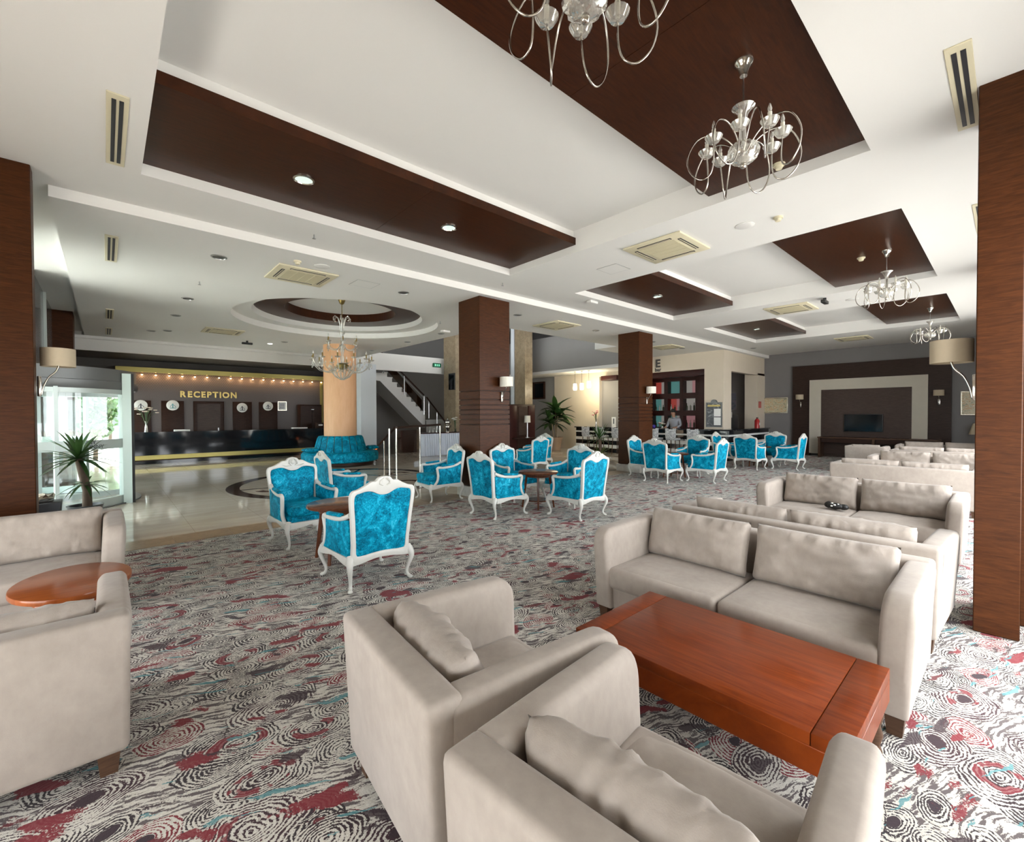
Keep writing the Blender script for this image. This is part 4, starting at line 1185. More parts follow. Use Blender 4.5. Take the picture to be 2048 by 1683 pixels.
# tall dark wall panels
for x0, x1, zt, lb in ((.55, 1.21, 2.12, 'dark tall wall panel with a white disc at the desk end by the glass door'), (1.49, 2.15, 2.12, 'dark tall wall panel with a bluish disc, second from the glass door'),
                       (3.69, 4.35, 2.12, 'dark tall wall panel with a white disc right of the reception door'), (4.60, 5.28, 2.12, 'dark tall wall panel with a white disc beside the small framed picture')):
    o = thing('wall_cladding', lb, 'wall panel', ((x0+x1)/2, YN, 0))
    w = (x1-x0)/2
    ob('board', G().box(-w, -.04, 0, w, 0, zt), 'darkwood', o, bevel=.006)
dr = thing('door_1', loc=(2.915, YN, 0)); dr['kind'] = 'structure'
ob('casing', G().ring([(-.485, 0), (.485, 0), (.485, 2.12), (-.485, 2.12)], [(-.37, 0), (.37, 0), (.37, 2.02), (-.37, 2.02)], -.06, 0, 'y'), 'darkwood', dr, bevel=.006)
ob('leaf', G().box(-.37, -.03, 0, .37, -.005, 2.02), 'tvpanel', dr)
ob('handle', G().box(.28, -.06, 1.0, .31, -.03, 1.12), 'steel', dr)
for x, z, m_, lb in ((.93, 1.95, 'ink', 'white oval disc with dark marks on the panel nearest the glass door'), (1.82, 1.96, 'teal', 'white disc with a teal figure on the second dark panel'),
                     (4.01, 1.89, 'ink', 'white disc with dark marks on the panel right of the door'), (4.93, 1.96, 'ink', 'white disc with a thin emblem on the panel by the small picture')):
    t = thing('wall_disc', lb, 'wall disc', (x, YN-.04, z), group='round discs behind reception')
    ob('plate', G().lathe([(.001, -.02), (.165, -.02), (.185, -.012), (.185, 0)], 32).map(lambda p: Vector((p.x, p.z, p.y))), 'plaque', t, smooth=50)
    ob('figure', G().box(-.015, -.026, -.1, .015, -.02, .06), m_, t)
    ob('figure', G().tube([(-.08, -.024, -.06), (-.02, -.024, .04), (.06, -.024, -.02), (.09, -.024, -.07)], .008, 5), m_, t)
    ob('figure', G().box(-.09, -.026, -.11, .09, -.02, -.09), m_, t)
t = thing('picture_frame', 'small framed photograph on the wall behind reception', 'picture', (5.47, YN, 1.97))
ob('frame', G().ring([(-.17, -.19), (.17, -.19), (.17, .19), (-.17, .19)], [(-.145, -.165), (.145, -.165), (.145, .165), (-.145, .165)], -.03, 0, 'y'), 'silverframe', t)
ob('mat_board', G().box(-.145, -.012, -.165, .145, 0, .165), 'paper', t); ob('photo', G().box(-.09, -.016, -.11, .09, -.01, .11), 'photo', t)
t = thing('cupboard', 'dark brown cupboard against the reception wall near the round column', 'cupboard', (6.5, YN-.25, 0))
ob('body', G().box(-.45, -.2, 0, .42, .2, 2.03), 'darkwood', t, bevel=.008); ob('door', G().box(-.43, -.22, .05, .0, -.2, 1.98), 'darkwood', t); ob('door', G().box(.02, -.22, .05, .40, -.2, 1.98), 'darkwood', t); ob('handle', G().box(-.03, -.24, 1.82, .09, -.22, 1.835), 'steel', t)
# things on the desk
t = tag(ob('paper_tray', G().box(-.22, -.1, 0, .22, .1, .06), 'paper', None, bevel=.008, loc=(1.95, 19.0, 1.055)), 'white flat box on the black desk under the bluish disc', 'box')
t = tag(ob('paper_tray', G().box(-.28, -.1, 0, .28, .1, .05), 'paper', None, bevel=.008, loc=(5.75, 19.0, 1.055)), 'long white tray on the black desk near the round column', 'box')
t = thing('card_holder', 'dark card stand with a white card on the desk near the cupboard', 'card holder', (6.55, 19.0, 1.055))
ob('stand', G().box(-.17, -.06, 0, .17, .06, .22), 'darkwood', t, bevel=.01); ob('card', G().box(-.08, -.07, .10, .08, -.06, .16), 'paper', t)
def flowers(loc, label, stem_h, heads, spread, m1, m2, vase='crystal', vh=.2, vr=.05, seedv=1):
    rnd = random.Random(seedv)
    t = thing('flower_vase', label, 'flowers', loc)
    ob('vase', G().lathe([(.001, 0), (vr, 0), (vr*.8, vh*.3), (vr*.5, vh*.7), (vr*.9, vh)], 16), vase, t, smooth=60)
    for k in range(heads):
        a = rnd.uniform(0, 2*PI); r_ = spread*rnd.uniform(.25, 1); h = stem_h*rnd.uniform(.7, 1)
        e = (r_*math.cos(a), r_*math.sin(a), h)
        st = ob('stem', G().tube([(0, 0, vh*.5), (e[0]*.4, e[1]*.4, h*.8), e], .006, 5), 'leaf', t)
        fl = G()
        for q in range(5):
            b = 2*PI*q/5
            fl.ell((e[0]+.03*math.cos(b), e[1]+.03*math.sin(b), e[2]), (.028, .028, .016), 6, 4)
        ob('blossom', fl, m1 if k % 3 else m2, st, smooth=60)
    return t
flowers((1.0, 19.0, 1.055), 'spray of pale orchids in a glass vase at the desk end', .82, 12, .33, 'petal', 'petal', vh=.35, seedv=3)
flowers((6.92, 18.98, 1.055), 'pale flowers in a vase half hidden by the round peach column', .62, 6, .12, 'petal', 'leafy', vh=.3, seedv=5)

# ---------------------------------------------------------------- round column and its bench
RC = (5.68, 14.6)
rc = struct('column_round', G().lathe([(.50, .0), (.50, Z0)], 48, (*RC, 0)), 'columncolor', smooth=60)
bn = thing('round_bench', 'circular turquoise velvet bench wrapped around the round peach column', 'bench', (*RC, 0))
ob('base', G().lathe([(.52, .02), (1.02, .02), (1.02, .12), (.52, .12)], 48), 'darkwood', bn, smooth=40)
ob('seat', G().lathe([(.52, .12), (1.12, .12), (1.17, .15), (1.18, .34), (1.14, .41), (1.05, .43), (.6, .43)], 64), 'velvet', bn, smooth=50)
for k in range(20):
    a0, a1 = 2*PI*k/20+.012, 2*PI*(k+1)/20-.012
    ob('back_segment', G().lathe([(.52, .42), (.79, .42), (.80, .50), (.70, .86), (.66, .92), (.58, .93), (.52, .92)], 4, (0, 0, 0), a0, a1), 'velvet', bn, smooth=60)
for a, b in ((PI*1.05, 'seat pillow'), (-PI*.08, 'seat pillow')):
    c = cushion(.5, .36, .12, a)
    c.map(lambda p: Vector((p.x, p.z, p.y)))
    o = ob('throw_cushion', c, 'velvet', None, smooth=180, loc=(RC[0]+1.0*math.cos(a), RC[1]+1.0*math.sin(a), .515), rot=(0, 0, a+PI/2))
    tag(o, 'flat turquoise cushion lying on the bench '+('on its desk side' if a > 1 else 'on its stair side'), 'cushion')
struct('column_white', G().box(7.42, 17.0, 0, 8.06, 17.42, 3.6), 'whitewall')

# ---------------------------------------------------------------- stairs and rail
st = thing('staircase', 'pale staircase with dark glass balustrade rising behind the lobby', 'staircase', (0, 18.2, 0))
ns = 9
XA, XB = 11.0, 8.9       # foot and head of the upper flight
ZA, ZB = 1.55, 3.45
str_ = [(XA+.1, ZA-.75)]
for i in range(ns):
    x0 = XA+(XB-XA)*i/ns; x1 = XA+(XB-XA)*(i+1)/ns; z = ZA+(ZB-ZA)*(i+1)/ns
    ob('step', G().box(x1, 0, z-.05, x0+.03, 1.3, z), 'ceiling_shade', st)
prof = [(XA+.02, ZA-.55), (XA+.02, ZA)]
for i in range(ns):
    x0 = XA+(XB-XA)*i/ns; x1 = XA+(XB-XA)*(i+1)/ns; z = ZA+(ZB-ZA)*(i+1)/ns-.05
    prof += [(x0, z), (x1, z)]
prof += [(XB-.6, ZB-.05), (XB-.6, ZB-.35), (XB-.1, ZB-.4)]
ob('stringer', G().prism(prof, 0, 1.3, 'y'), 'ceiling_shade', st)
ob('glass_panel', G().prism([(XA-.15, ZA+.25), (XB+.1, ZB+.2), (XB+.1, ZB+.62), (XA-.15, ZA+.72)], -.02, -.005, 'y'), 'brownglass', st)
ob('handrail', G().tube([(XA-.05, -.02, ZA+.95), (XB-.05, -.02, ZB+.85)], .035, 8), 'darkwood', st)
ob('under_rail', G().tube([(XA-.05, -.02, ZA+.82), (XB-.05, -.02, ZB+.72)], .025, 8), 'steel', st)
for f_ in (.02, .5, .97):
    x = XA+(XB-XA)*f_; z = ZA+(ZB-ZA)*f_
    ob('baluster', G().cyl((x, -.02, z), (x, -.02, z+.85), .025, n=8), 'steel', st)
# lower flight turning towards the viewer
for i in range(7):
    ob('lower_step', G().box(XA+.05+i*.02, -.25*(i+1), ZA-.19*(i+1)-.05, XA+1.2, -.25*i, ZA-.19*(i+1)), 'ceiling_shade', st)
    ob('riser', G().box(XA+.08+i*.02, -.25*(i)-.02, max(0, ZA-.19*(i+1)-.6), XA+1.2, -.25*i, ZA-.19*(i+1)), 'ceiling_shade', st)
ob('lower_handrail', G().tube([(XA+.1, -.02, ZA+.85), (XA+.15, -1.7, ZA-.45)], .035, 8), 'darkwood', st)
for f_ in (.1, .5, .95):
    ob('lower_baluster', G().cyl((XA+.12, -1.7*f_, ZA-1.3*f_), (XA+.12, -1.7*f_, ZA+.85-1.3*f_), .022, n=8), 'steel', st)
rl = thing('railing', 'steel railing with dark handrail guarding the stairwell opening', 'railing')
pp = [(6.30, 12.0), (7.70, 13.05), (9.2, 14.15)]
for i, (x, y) in enumerate(pp): ob('post', G().cyl((x, y, 0), (x, y, 1.19), .024, n=10), 'chrome', rl, smooth=40)
ob('post', G().cyl((6.16, 12.16, 0), (6.16, 12.16, 1.19), .024, n=10), 'chrome', rl, smooth=40)
ob('handrail', G().tube([(*p, 1.22) for p in pp], .04, 10), 'darkwood', rl, smooth=40)
ob('sloping_handrail', G().tube([(6.28, 12.05, 1.22), (7.35, 15.6, .35)], .04, 10), 'darkwood', rl, smooth=40)
ob('sloping_post', G().cyl((6.85, 13.9, 0), (6.85, 13.9, .76), .024, n=10), 'chrome', rl, smooth=40)
ob('dark_opening_sheet', G().add([(*p, z) for z in (.1, 1.12) for p in pp[:2]], [(0, 1, 3, 2)]), 'brownglass', rl)  # tinted sheet stands in for the dark of the opening below
t = thing('lantern', 'small glowing orange lamp low behind the stairwell railing', 'lamp', (6.9, 14.6, .38))
ob('globe', G().ell((0, 0, .08), (.045, .045, .055), 12, 8), 'orange', t, smooth=60); ob('foot', G().cyl((0, 0, -.38), (0, 0, .04), .02, n=8), 'darkwood', t)
t = thing('exit_sign', 'green emergency exit sign on the white fascia by the stairs', 'sign', (11.05, 17.24, 3.80))
ob('box', G().box(-.2, -.05, -.09, .2, 0, .09), 'exit', t, bevel=.008)
for a, b in ((-.13, -.06), (-.02, .03), (.07, .13)): ob('pictogram', G().box(a, -.056, -.045, b, -.05, .045), 'exitmark', t)
# marble clad pillars in the atrium
struct('column_marble', G().box(11.27, 16.1, 0, 12.3, 17.0, 6.4), 'stonecol')
struct('column_marble_far', G().box(13.5, 14.08, 0, 13.95, 14.74, 6.4), 'stonecol')
struct('column_steel_edge', G().box(13.5, 14.78, 0, 13.62, 15.0, 6.4), 'whitewall')
t = thing('wall_television', 'black screen on the marble pillar behind the wooden column', 'television', (11.27, 16.5, 3.03))
ob('bezel', G().box(-.06, -.4, -.36, 0, .05, .36), 'blackmatte', t, bevel=.01); ob('screen', G().box(-.064, -.38, -.34, -.06, .03, .34), 'screen', t)
# console table with pleated cloth
tc = thing('skirted_table', 'table with a pleated pale blue-white skirt beside the wooden column', 'table', (9.85, 15.25, 0))
def pleats(x0, x1, y0, y1, z0, z1):
    g = G(); vs = []; fs = []
    per = []
    n1 = 90
    for k in range(n1): per.append((x0+(x1-x0)*k/n1, y0, 0, -1))
    n2 = 40
    for k in range(n2): per.append((x1, y0+(y1-y0)*k/n2, 1, 0))
    for k in range(n1): per.append((x1-(x1-x0)*k/n1, y1, 0, 1))
    for k in range(n2): per.append((x0, y1-(y1-y0)*k/n2, -1, 0))
    n = len(per)
    for z, amp in ((z0, .035), ((z0+z1)/2, .024), (z1, .008)):
        for i, (x, y, a, b) in enumerate(per):
            o_ = amp*math.sin(i*2*PI/5)+(.05*(z1-z)/(z1-z0))
            vs.append((x+a*o_, y+b*o_, z))
    for l in range(2):
        for i in range(n): fs.append((l*n+i, l*n+(i+1) % n, (l+1)*n+(i+1) % n, (l+1)*n+i))
    return g.add(vs, fs)
ob('skirt', pleats(-.88, .95, -.33, .33, .01, .86), 'cloth', tc, smooth=60)
ob('top', G().box(-.90, -.35, .86, .97, .35, .89), 'barwood', tc, bevel=.006)
t = thing('samovar', 'shiny silver samovar on the skirted table', 'samovar', (10.25, 15.2, .89))
ob('body', G().lathe([(.001, 0), (.09, 0), (.09, .03), (.05, .06), (.06, .12), (.11, .2), (.09, .27), (.05, .30)], 20), 'chrome', t, smooth=60)
ob('globe', G().ell((0, 0, .40), (.12, .12, .12), 16, 10), 'chrome', t, smooth=60); ob('knob', G().ell((0, 0, .53), .025, 8, 6), 'chrome', t)
for s in (-1, 1): ob('handle', G().tube([(s*.1, 0, .2), (s*.17, 0, .23), (s*.16, 0, .28), (s*.09, 0, .27)], .01, 6), 'chrome', t)
flowers((10.62, 15.2, .89), 'white orchid with dark leaves on the skirted table by the column', .66, 7, .12, 'paper', 'paper', vase='darkbottle', vh=.12, seedv=8)
for x, h in ((9.55, .13), (9.72, .2), (9.4, .1)):
    tag(ob('glass_bottle', G().lathe([(.001, 0), (.03, 0), (.03, h*.6), (.012, h*.75), (.012, h)], 12), 'crystal', None, smooth=50, loc=(x, 15.2, .89)), 'small clear glass bottle on the end of the skirted table, '+{.13: 'middle height', .2: 'tallest', .1: 'shortest'}[h], 'bottle', 'bottles on the skirted table')
# atrium: gallery parapet, lower ceiling over the bar, back walls
struct('wall_gallery', G().box(14.6, 9.65, 3.52, 14.8, 20, 5.0), 'graywall')
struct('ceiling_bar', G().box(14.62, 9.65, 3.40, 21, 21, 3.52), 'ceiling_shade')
struct('wall_gallery_back', G().box(17.6, 9.65, 3.6, 17.8, 20.9, 6.4), 'darkgray')
struct('wall_bar_beige', G().box(16.05, 12.05, 0, 16.25, 14.7, 3.4), 'barbeige')
struct('wall_bar_grey', G().box(16.25, 10.2, 0, 16.35, 12.05, 3.4), 'graywall')
struct('wall_hall', G().box(16.1, 14.7, 0, 16.2, 20.9, 3.4), 'graywall')
w = thing('window_3', loc=(16.08, 16.1, 0)); w['kind'] = 'structure'
ob('window_frame', G().ring([(-.75, 2.35), (.75, 2.35), (.75, 3.2), (-.75, 3.2)], [(-.68, 2.42), (.68, 2.42), (.68, 3.13), (-.68, 3.13)], -.06, .02, 'x'), 'darkwood', w)
ob('pane', G().box(-.02, -.68, 2.42, 0, .68, 3.13), 'screen', w); ob('mullion', G().box(-.05, -.03, 2.42, .01, .03, 3.13), 'darkwood', w)
# dark lift/cabinet block in the hall
hb = thing('hall_cabinet', 'dark wooden cabinet block beyond the nearer wooden column', 'cabinet', (12.7, 13.4, 0))
ob('body', G().box(-.75, 0, 0, .72, .6, 2.0), 'darkwood', hb, bevel=.01)
ob('niche_back', G().box(-.22, -.015, .75, .22, 0, 1.9), 'tvpanel', hb)
for x in (-.62, .42): ob('door', G().box(x-.1, -.02, .1, x+.28, 0, 1.95), 'barwood', hb, bevel=.005)
ob('shelf', G().box(-.6, -.38, .60, .6, -.02, .64), 'darkwood', hb); ob('leg', G().box(-.58, -.37, 0, -.54, -.33, .6), 'darkwood', hb); ob('leg', G().box(.54, -.37, 0, .58, -.33, .6), 'darkwood', hb)
t = thing('table_lamp', 'small white-shaded lamp against the dark hall cabinet', 'lamp', (12.74, 13.16, .642))
ob('shade', G().lathe([(.13, .62), (.12, .90), (.001, .90)], 20), 'whiteshade', t, smooth=50); ob('stem', G().cyl((0, 0, 0), (0, 0, .62), .03, n=10), 'steel', t, smooth=40); ob('foot', G().lathe([(.001, 0), (.1, 0), (.1, .02), (.02, .04)], 16), 'steel', t)

# ---------------------------------------------------------------- bar
struct('column_bar', G().box(16.05, 6.72, 1.05, 16.7, 7.40, Z0), 'barbeige')
struct('beam_bar_fascia', G().box(16.05, 7.40, 3.22, 16.2, 12.05, Z0), 'barbeige')
struct('beam_bar_side', G().box(16.7, 6.72, 3.12, 19.95, 6.9, Z0), 'barbeige')
struct('wall_bar_end', G().box(19.2, 6.72, 0, 20, 7.2, 3.2), 'barbeige')
struct('wall_bar_back', G().box(17.6, 7.3, 0, 17.7, 11.0, 3.4), 'barwood')
struct('wall_bar_niche', G().box(17.7, 8.4, 0, 20, 8.6, 3.4), 'barbeige')
bh = tag(ob('bar_canopy', G().box(16.2, 7.40, 3.0, 16.5, 10.2, 3.24), 'barwood', None, bevel=.01), 'dark red-brown beam under the bar sign', 'beam')
bh = tag(ob('bar_canopy', G().box(15.75, 10.95, 3.02, 16.22, 11.75, 3.22), 'barwood', None, bevel=.01), 'short dark beam end behind the farther wooden column', 'beam')
sg = thing('bar_sign', 'grey bar lettering on the beige fascia beside the farther column', 'sign', (16.05, 9.34, 3.25))
text_ob('letter_large', 'E', .42, 'darkgray', sg, (-.02, 0, .17), (R(90), 0, -PI/2), .015, bold=.014)
text_ob('letter_small', 'bar', .20, 'darkgray', sg, (-.02, .02, .0), (R(90), 0, -PI/2), .01, bold=.004)
bc = thing('bar_counter', 'black and white banded bar counter running behind the stools', 'bar counter', (15.45, 0, 0))
ob('counter_top', G().box(-.02, 6.25, 1.01, .55, 12.95, 1.05), 'black', bc, bevel=.006); ob('counter_return', G().box(.55, 6.25, 1.01, 3.75, 6.70, 1.05), 'black', bc, bevel=.006)
for a, b, m_ in ((0, .18, 'black'), (.18, .32, 'plaque'), (.32, .50, 'black'), (.50, .62, 'plaque'), (.62, .82, 'black'), (.82, .88, 'plaque'), (.88, 1.01, 'black')):
    dd = .02 if m_ == 'plaque' else .05
    ob('band', G().box(dd, 6.30, a, .5, 12.9, b), m_, bc); ob('return_band', G().box(.5, 6.25+dd, a, 3.72, 6.7, b), m_, bc)
def make_stool():
    t = thing('bar_stool', '', 'stool')     # faces +Y, back at -Y
    ob('seat', rbox(-.19, -.18, .66, .19, .19, .73, .02), 'stool', t, smooth=50)
    ob('backrest', G().prism([(-.19, .72), (.19, .72), (.20, 1.08), (.09, 1.08), (.085, 1.05), (-.085, 1.05), (-.09, 1.08), (-.20, 1.08)], -.20, -.165, 'y'), 'stool', t, bevel=.008)
    for sx in (-1, 1):
        for sy in (-1, 1): ob('leg', G().tube([(sx*.16, sy*.15, .66), (sx*.19, sy*.18, 0)], .016, 6), 'legwood', t)
    for s in (-1, 1): ob('stretcher', G().cyl((-.18, s*.17, .22), (.18, s*.17, .22), .010, n=6), 'legwood', t)
    return t
stl = make_stool()
for i, (y, lb) in enumerate([(11.85, 'grey patterned bar stool directly below the glowing pendants'), (11.12, 'grey patterned bar stool beside the small potted palm'), (10.35, 'grey bar stool partly hidden behind the farther wooden column'),
                             (8.72, 'grey patterned bar stool right beside the farther wooden column'), (8.05, 'grey patterned bar stool second from the farther column'), (7.25, 'grey patterned bar stool nearest the beige bar pillar')]):
    o = stl if i == 0 else copy_tree(stl)
    o.location = (15.02, y, 0); o.rotation_euler = (0, 0, -PI/2); o['label'] = lb; o['group'] = 'grey patterned bar stools'
# back bar shelf with lit cells
sh = thing('back_bar_shelf', 'dark back-bar shelf with nine coloured square cells', 'shelf', (17.5, 0, 0))
ys = [7.62, 8.22, 8.28, 8.87, 8.93, 9.50, 9.56, 10.25]
cells = [(9.65, 10.14), (8.97, 9.45), (8.32, 8.78)]
rows = [(2.45, 2.90), (1.75, 2.19), (1.07, 1.50)]
cols = [[('redcell', 'greycell'), ('tealcell', 'tealcell'), ('greycell', 'pinkcell')], [('tealcell', 'greycell'), ('redcell', 'pinkcell'), ('greycell', 'greycell')], [('tealcell', 'greycell'), ('tealcell', 'greycell'), ('pinkcell', 'pinkcell')]]
ob('case_back', G().box(.0, 7.5, .9, .08, 10.4, 3.05), 'barwood', sh)
for y0, y1 in ((7.5, 8.30), (8.80, 8.95), (9.47, 9.63), (10.16, 10.40)): ob('upright', G().box(-.28, y0, .9, 0, y1, 3.05), 'barwood', sh)
for z0, z1 in ((.9, 1.05), (1.52, 1.73), (2.21, 2.43), (2.92, 3.05)): ob('shelf_board', G().box(-.275, 7.5, z0, 0, 10.4, z1), 'barwood', sh)
for r_, (z0, z1) in enumerate(rows):
    for c_, (y0, y1) in enumerate(cells):
        a, b = cols[r_][c_]; m_ = (y0+y1)/2
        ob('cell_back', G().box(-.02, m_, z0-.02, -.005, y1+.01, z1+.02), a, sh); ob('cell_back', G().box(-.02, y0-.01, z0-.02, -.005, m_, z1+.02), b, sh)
rb = random.Random(4)
bi = 0
for r_, (z0, z1) in enumerate(rows):
    if r_ == 0: continue
    for c_, (y0, y1) in enumerate(cells):
        for q in range(3):
            h = rb.uniform(.22, .32); y = y0+.08+(y1-y0-.16)*q/2
            bz = 1.73 if r_ == 1 else 1.05
            tag(ob('liquor_bottle', G().lathe([(.001, 0), (.035, 0), (.035, h*.55), (.012, h*.72), (.012, h)], 10), 'bottle' if (q+c_) % 2 else 'darkbottle', None, smooth=50, loc=(17.33, y, bz)), 'bottle in the '+['', 'middle', 'lowest'][r_]+' shelf row, '+['cell beside the wooden column', 'centre cell', 'cell beside the beige pillar'][c_]+', '+['pillar-side', 'middle', 'column-side'][q]+' one', 'bottle', 'bottles on the back-bar shelf')
# pendants over the bar end
for i, (y, zl, lb) in enumerate([(12.42, 2.62, 'glowing glass pendant lamp nearest the big potted plant'), (12.05, 2.62, 'middle one of three glowing glass pendant lamps'), (11.68, 2.68, 'glowing glass pendant lamp nearest the farther column')]):
    t = thing('pendant_lamp', lb, 'pendant lamp', (14.85, y, zl), group='pendant lamps over the bar')
    ob('shade', G().lathe([(.07, 0), (.08, .05), (.07, .26), (.02, .27)], 16), 'pendant', t, smooth=50)
    ob('cord', G().cyl((0, 0, .27), (0, 0, 3.40-zl), .006, n=6), 'blackmatte', t); ob('cap', G().cyl((0, 0, 3.37-zl), (0, 0, 3.40-zl), .05, n=12), 'steel', t)
    l = bpy.data.lights.new('pendant_glow', 'POINT'); l.energy = 7; l.color = (1, .86, .6); l.shadow_soft_size = .08
    lo = bpy.data.objects.new('pendant_glow', l); COL.objects.link(lo); lo.location = (15.3, y, zl+.1)
flowers((15.75, 12.0, 1.05), 'pink flowers in a clear vase on the bar below the pendants', .72, 9, .16, 'pink', 'petal', vh=.34, seedv=12)
flowers((15.7, 8.85, 1.05), 'low pink and white flowers on the bar beside the barkeeper', .22, 7, .16, 'petal', 'pink', vh=.1, seedv=13)
tag(ob('glass_ball', G().ell((0, 0, .07), .07, 14, 10), 'purple', None, smooth=60, loc=(15.72, 9.22, 1.05)), 'shiny purple-blue ball on the bar beside the wooden column', 'ornament')
t = thing('table_number_sign', 'small white card with a dark mark on the bar beyond the palm', 'sign', (15.7, 11.05, 1.05))
ob('card', G().box(-.01, -.1, 0, .01, .1, .42), 'paper', t); ob('mark', G().box(-.016, -.03, .14, -.01, .02, .36), 'ink', t); ob('foot', G().box(-.05, -.1, 0, .05, .1, .01), 'paper', t)
# menu board on the pillar
t = thing('menu_board', 'tall glazed menu board with arched top on the beige bar pillar', 'menu board', (16.05, 7.06, 1.05))
ob('panel', G().box(-.03, -.28, .10, 0, .24, .92), 'menu', t)
ob('frame', G().ring([(-.30, .07), (.26, .07), (.26, .95), (-.30, .95)], [(-.27, .10), (.23, .10), (.23, .92), (-.27, .92)], -.045, 0, 'x'), 'aludark', t)
ob('arch', G().prism([(-.02+.11*math.cos(PI*k/12), .95+.10*math.sin(PI*k/12)) for k in range(13)], -.045, 0, 'x'), 'aludark', t)
ob('heading', G().box(-.034, -.24, .80, -.03, .20, .86), 'brass', t); ob('leaflet', G().box(-.034, -.26, .45, -.03, -.02, .72), 'paper', t); ob('leaflet', G().box(-.034, -.26, .14, -.03, -.02, .42), 'paper', t)
# niche behind the counter return
t = thing('wall_poster', 'dark picture on the wall inside the bar opening', 'picture', (17.72, 7.4, 1.75))
ob('print', G().box(-.02, -.45, 0, 0, .45, .62), 'blackpic', t)
t = thing('coffee_machine', 'dark coffee machine with a bright display inside the bar opening', 'coffee machine', (17.2, 7.0, 1.05))
ob('body', G().box(-.22, -.2, 0, .35, .2, .5), 'blackmatte', t, bevel=.02); ob('display', G().box(-.25, -.2, .40, -.22, .2, .60), 'greycell', t); ob('sticker', G().box(-.255, .02, .40, -.25, .16, .52), 'leafy', t)
t = thing('fire_extinguisher', 'red fire extinguisher standing on the bar counter end', 'fire extinguisher', (18.55, 6.5, 1.05))
ob('cylinder', G().lathe([(.001, 0), (.09, 0), (.09, .28), (.05, .34), (.02, .36)], 16), 'red', t, smooth=50); ob('valve', G().box(-.05, -.02, .36, .05, .02, .40), 'blackmatte', t); ob('hose', G().tube([(.03, 0, .38), (.12, 0, .33), (.12, 0, .1)], .012, 6), 'blackmatte', t); ob('label', G().box(-.04, -.095, .1, .04, -.088, .2), 'paper', t)
tag(ob('fire_sign', G().box(-.13, -.012, -.13, .13, 0, .13), 'red', None, loc=(19.45, 6.72, 1.95)), 'square red fire sign on the beige wall above the extinguisher', 'sign')
# barkeeper behind the counter
def person():
    t = thing('person', 'person in a light grey shirt leaning behind the bar', 'person', (16.55, 8.78, 0))
    me = bpy.data.meshes.new('body')
    V_ = [(0, 0, .95, .15), (0, 0, 1.15, .15), (-.06, 0, 1.34, .17), (-.10, 0, 1.42, .08), (-.14, 0, 1.52, .06), (-.17, 0, 1.62, .095), (-.18, 0, 1.70, .085),
          (-.06, .20, 1.38, .075), (-.10, .27, 1.14, .055), (-.34, .22, 1.06, .042), (-.42, .18, 1.075, .032),
          (-.06, -.20, 1.38, .075), (-.10, -.27, 1.14, .055), (-.34, -.2, 1.06, .042), (-.42, -.14, 1.075, .032),
          (0, .09, .88, .12), (0, .10, .48, .085), (.02, .10, .06, .055), (-.12, .10, .03, .045), (0, -.09, .88, .12), (0, -.10, .48, .085), (.02, -.10, .06, .055), (-.12, -.10, .03, .045)]
    E_ = [(0, 1), (1, 2), (2, 3), (3, 4), (4, 5), (5, 6), (2, 7), (7, 8), (8, 9), (9, 10), (2, 11), (11, 12), (12, 13), (13, 14), (0, 15), (15, 16), (16, 17), (17, 18), (0, 19), (19, 20), (20, 21), (21, 22)]
    for h, sy in ((10, 1), (14, -1)):
        b = V_[h]
        for q in range(5):
            i0 = len(V_)
            dy = (q-2)*.018
            V_.append((b[0]-.05, b[1]+dy, b[2]-.005, .010)); V_.append((b[0]-.09+.006*abs(q-2), b[1]+dy*1.2, b[2]-.015, .008))
            E_ += [(h, i0), (i0, i0+1)]
    me.from_pydata([v[:3] for v in V_], E_, [])
    o = bpy.data.objects.new('body', me); COL.objects.link(o); o.parent = t
    m = o.modifiers.new('skin', 'SKIN'); m.use_smooth_shade = True
    for i, v in enumerate(V_): me.skin_vertices[0].data[i].radius = (v[3], v[3])
    me.skin_vertices[0].data[0].use_root = True
    o.modifiers.new('sub', 'SUBSURF').levels = 1
    o.modifiers['sub'].render_levels = 1
    tm_ = NT('person_cloth')
    z = tm_.n('ShaderNodeSeparateXYZ', Vector=tm_.co()).outputs[2]; x = tm_.n('ShaderNodeSeparateXYZ', Vector=tm_.co()).outputs[0]
    c = tm_.mix(tm_.math('GREATER_THAN', z, 1.47), (.34, .35, .40), (.42, .24, .16)); c = tm_.mix(tm_.math('LESS_THAN', x, -.30), c, (.42, .24, .16)); c = tm_.mix(tm_.math('LESS_THAN', z, .95), c, (.02, .02, .025))
    me.materials.append(tm_.P(Base0Color=c, Roughness=.7))
    hg = G().ell((-.165, 0, 1.70), (.105, .10, .10), 14, 10)
    hg.v = [(x_+.02 if z_ < 1.70 else x_, y_, max(z_, 1.62)) for x_, y_, z_ in hg.v]
    ob('hair', hg, 'hair', t, smooth=60)
    fc_ = G()
    for s in (-1, 1): fc_.ell((-.262, s*.035, 1.655), (.008, .012, .008), 8, 6)
    ob('eyes', fc_, 'hair', t, smooth=60); ob('nose', G().ell((-.272, 0, 1.632), (.016, .012, .022), 8, 6), 'skin', t, smooth=60); ob('mouth', G().ell((-.262, 0, 1.597), (.006, .024, .006), 8, 6), 'pink', t, smooth=60)
person()

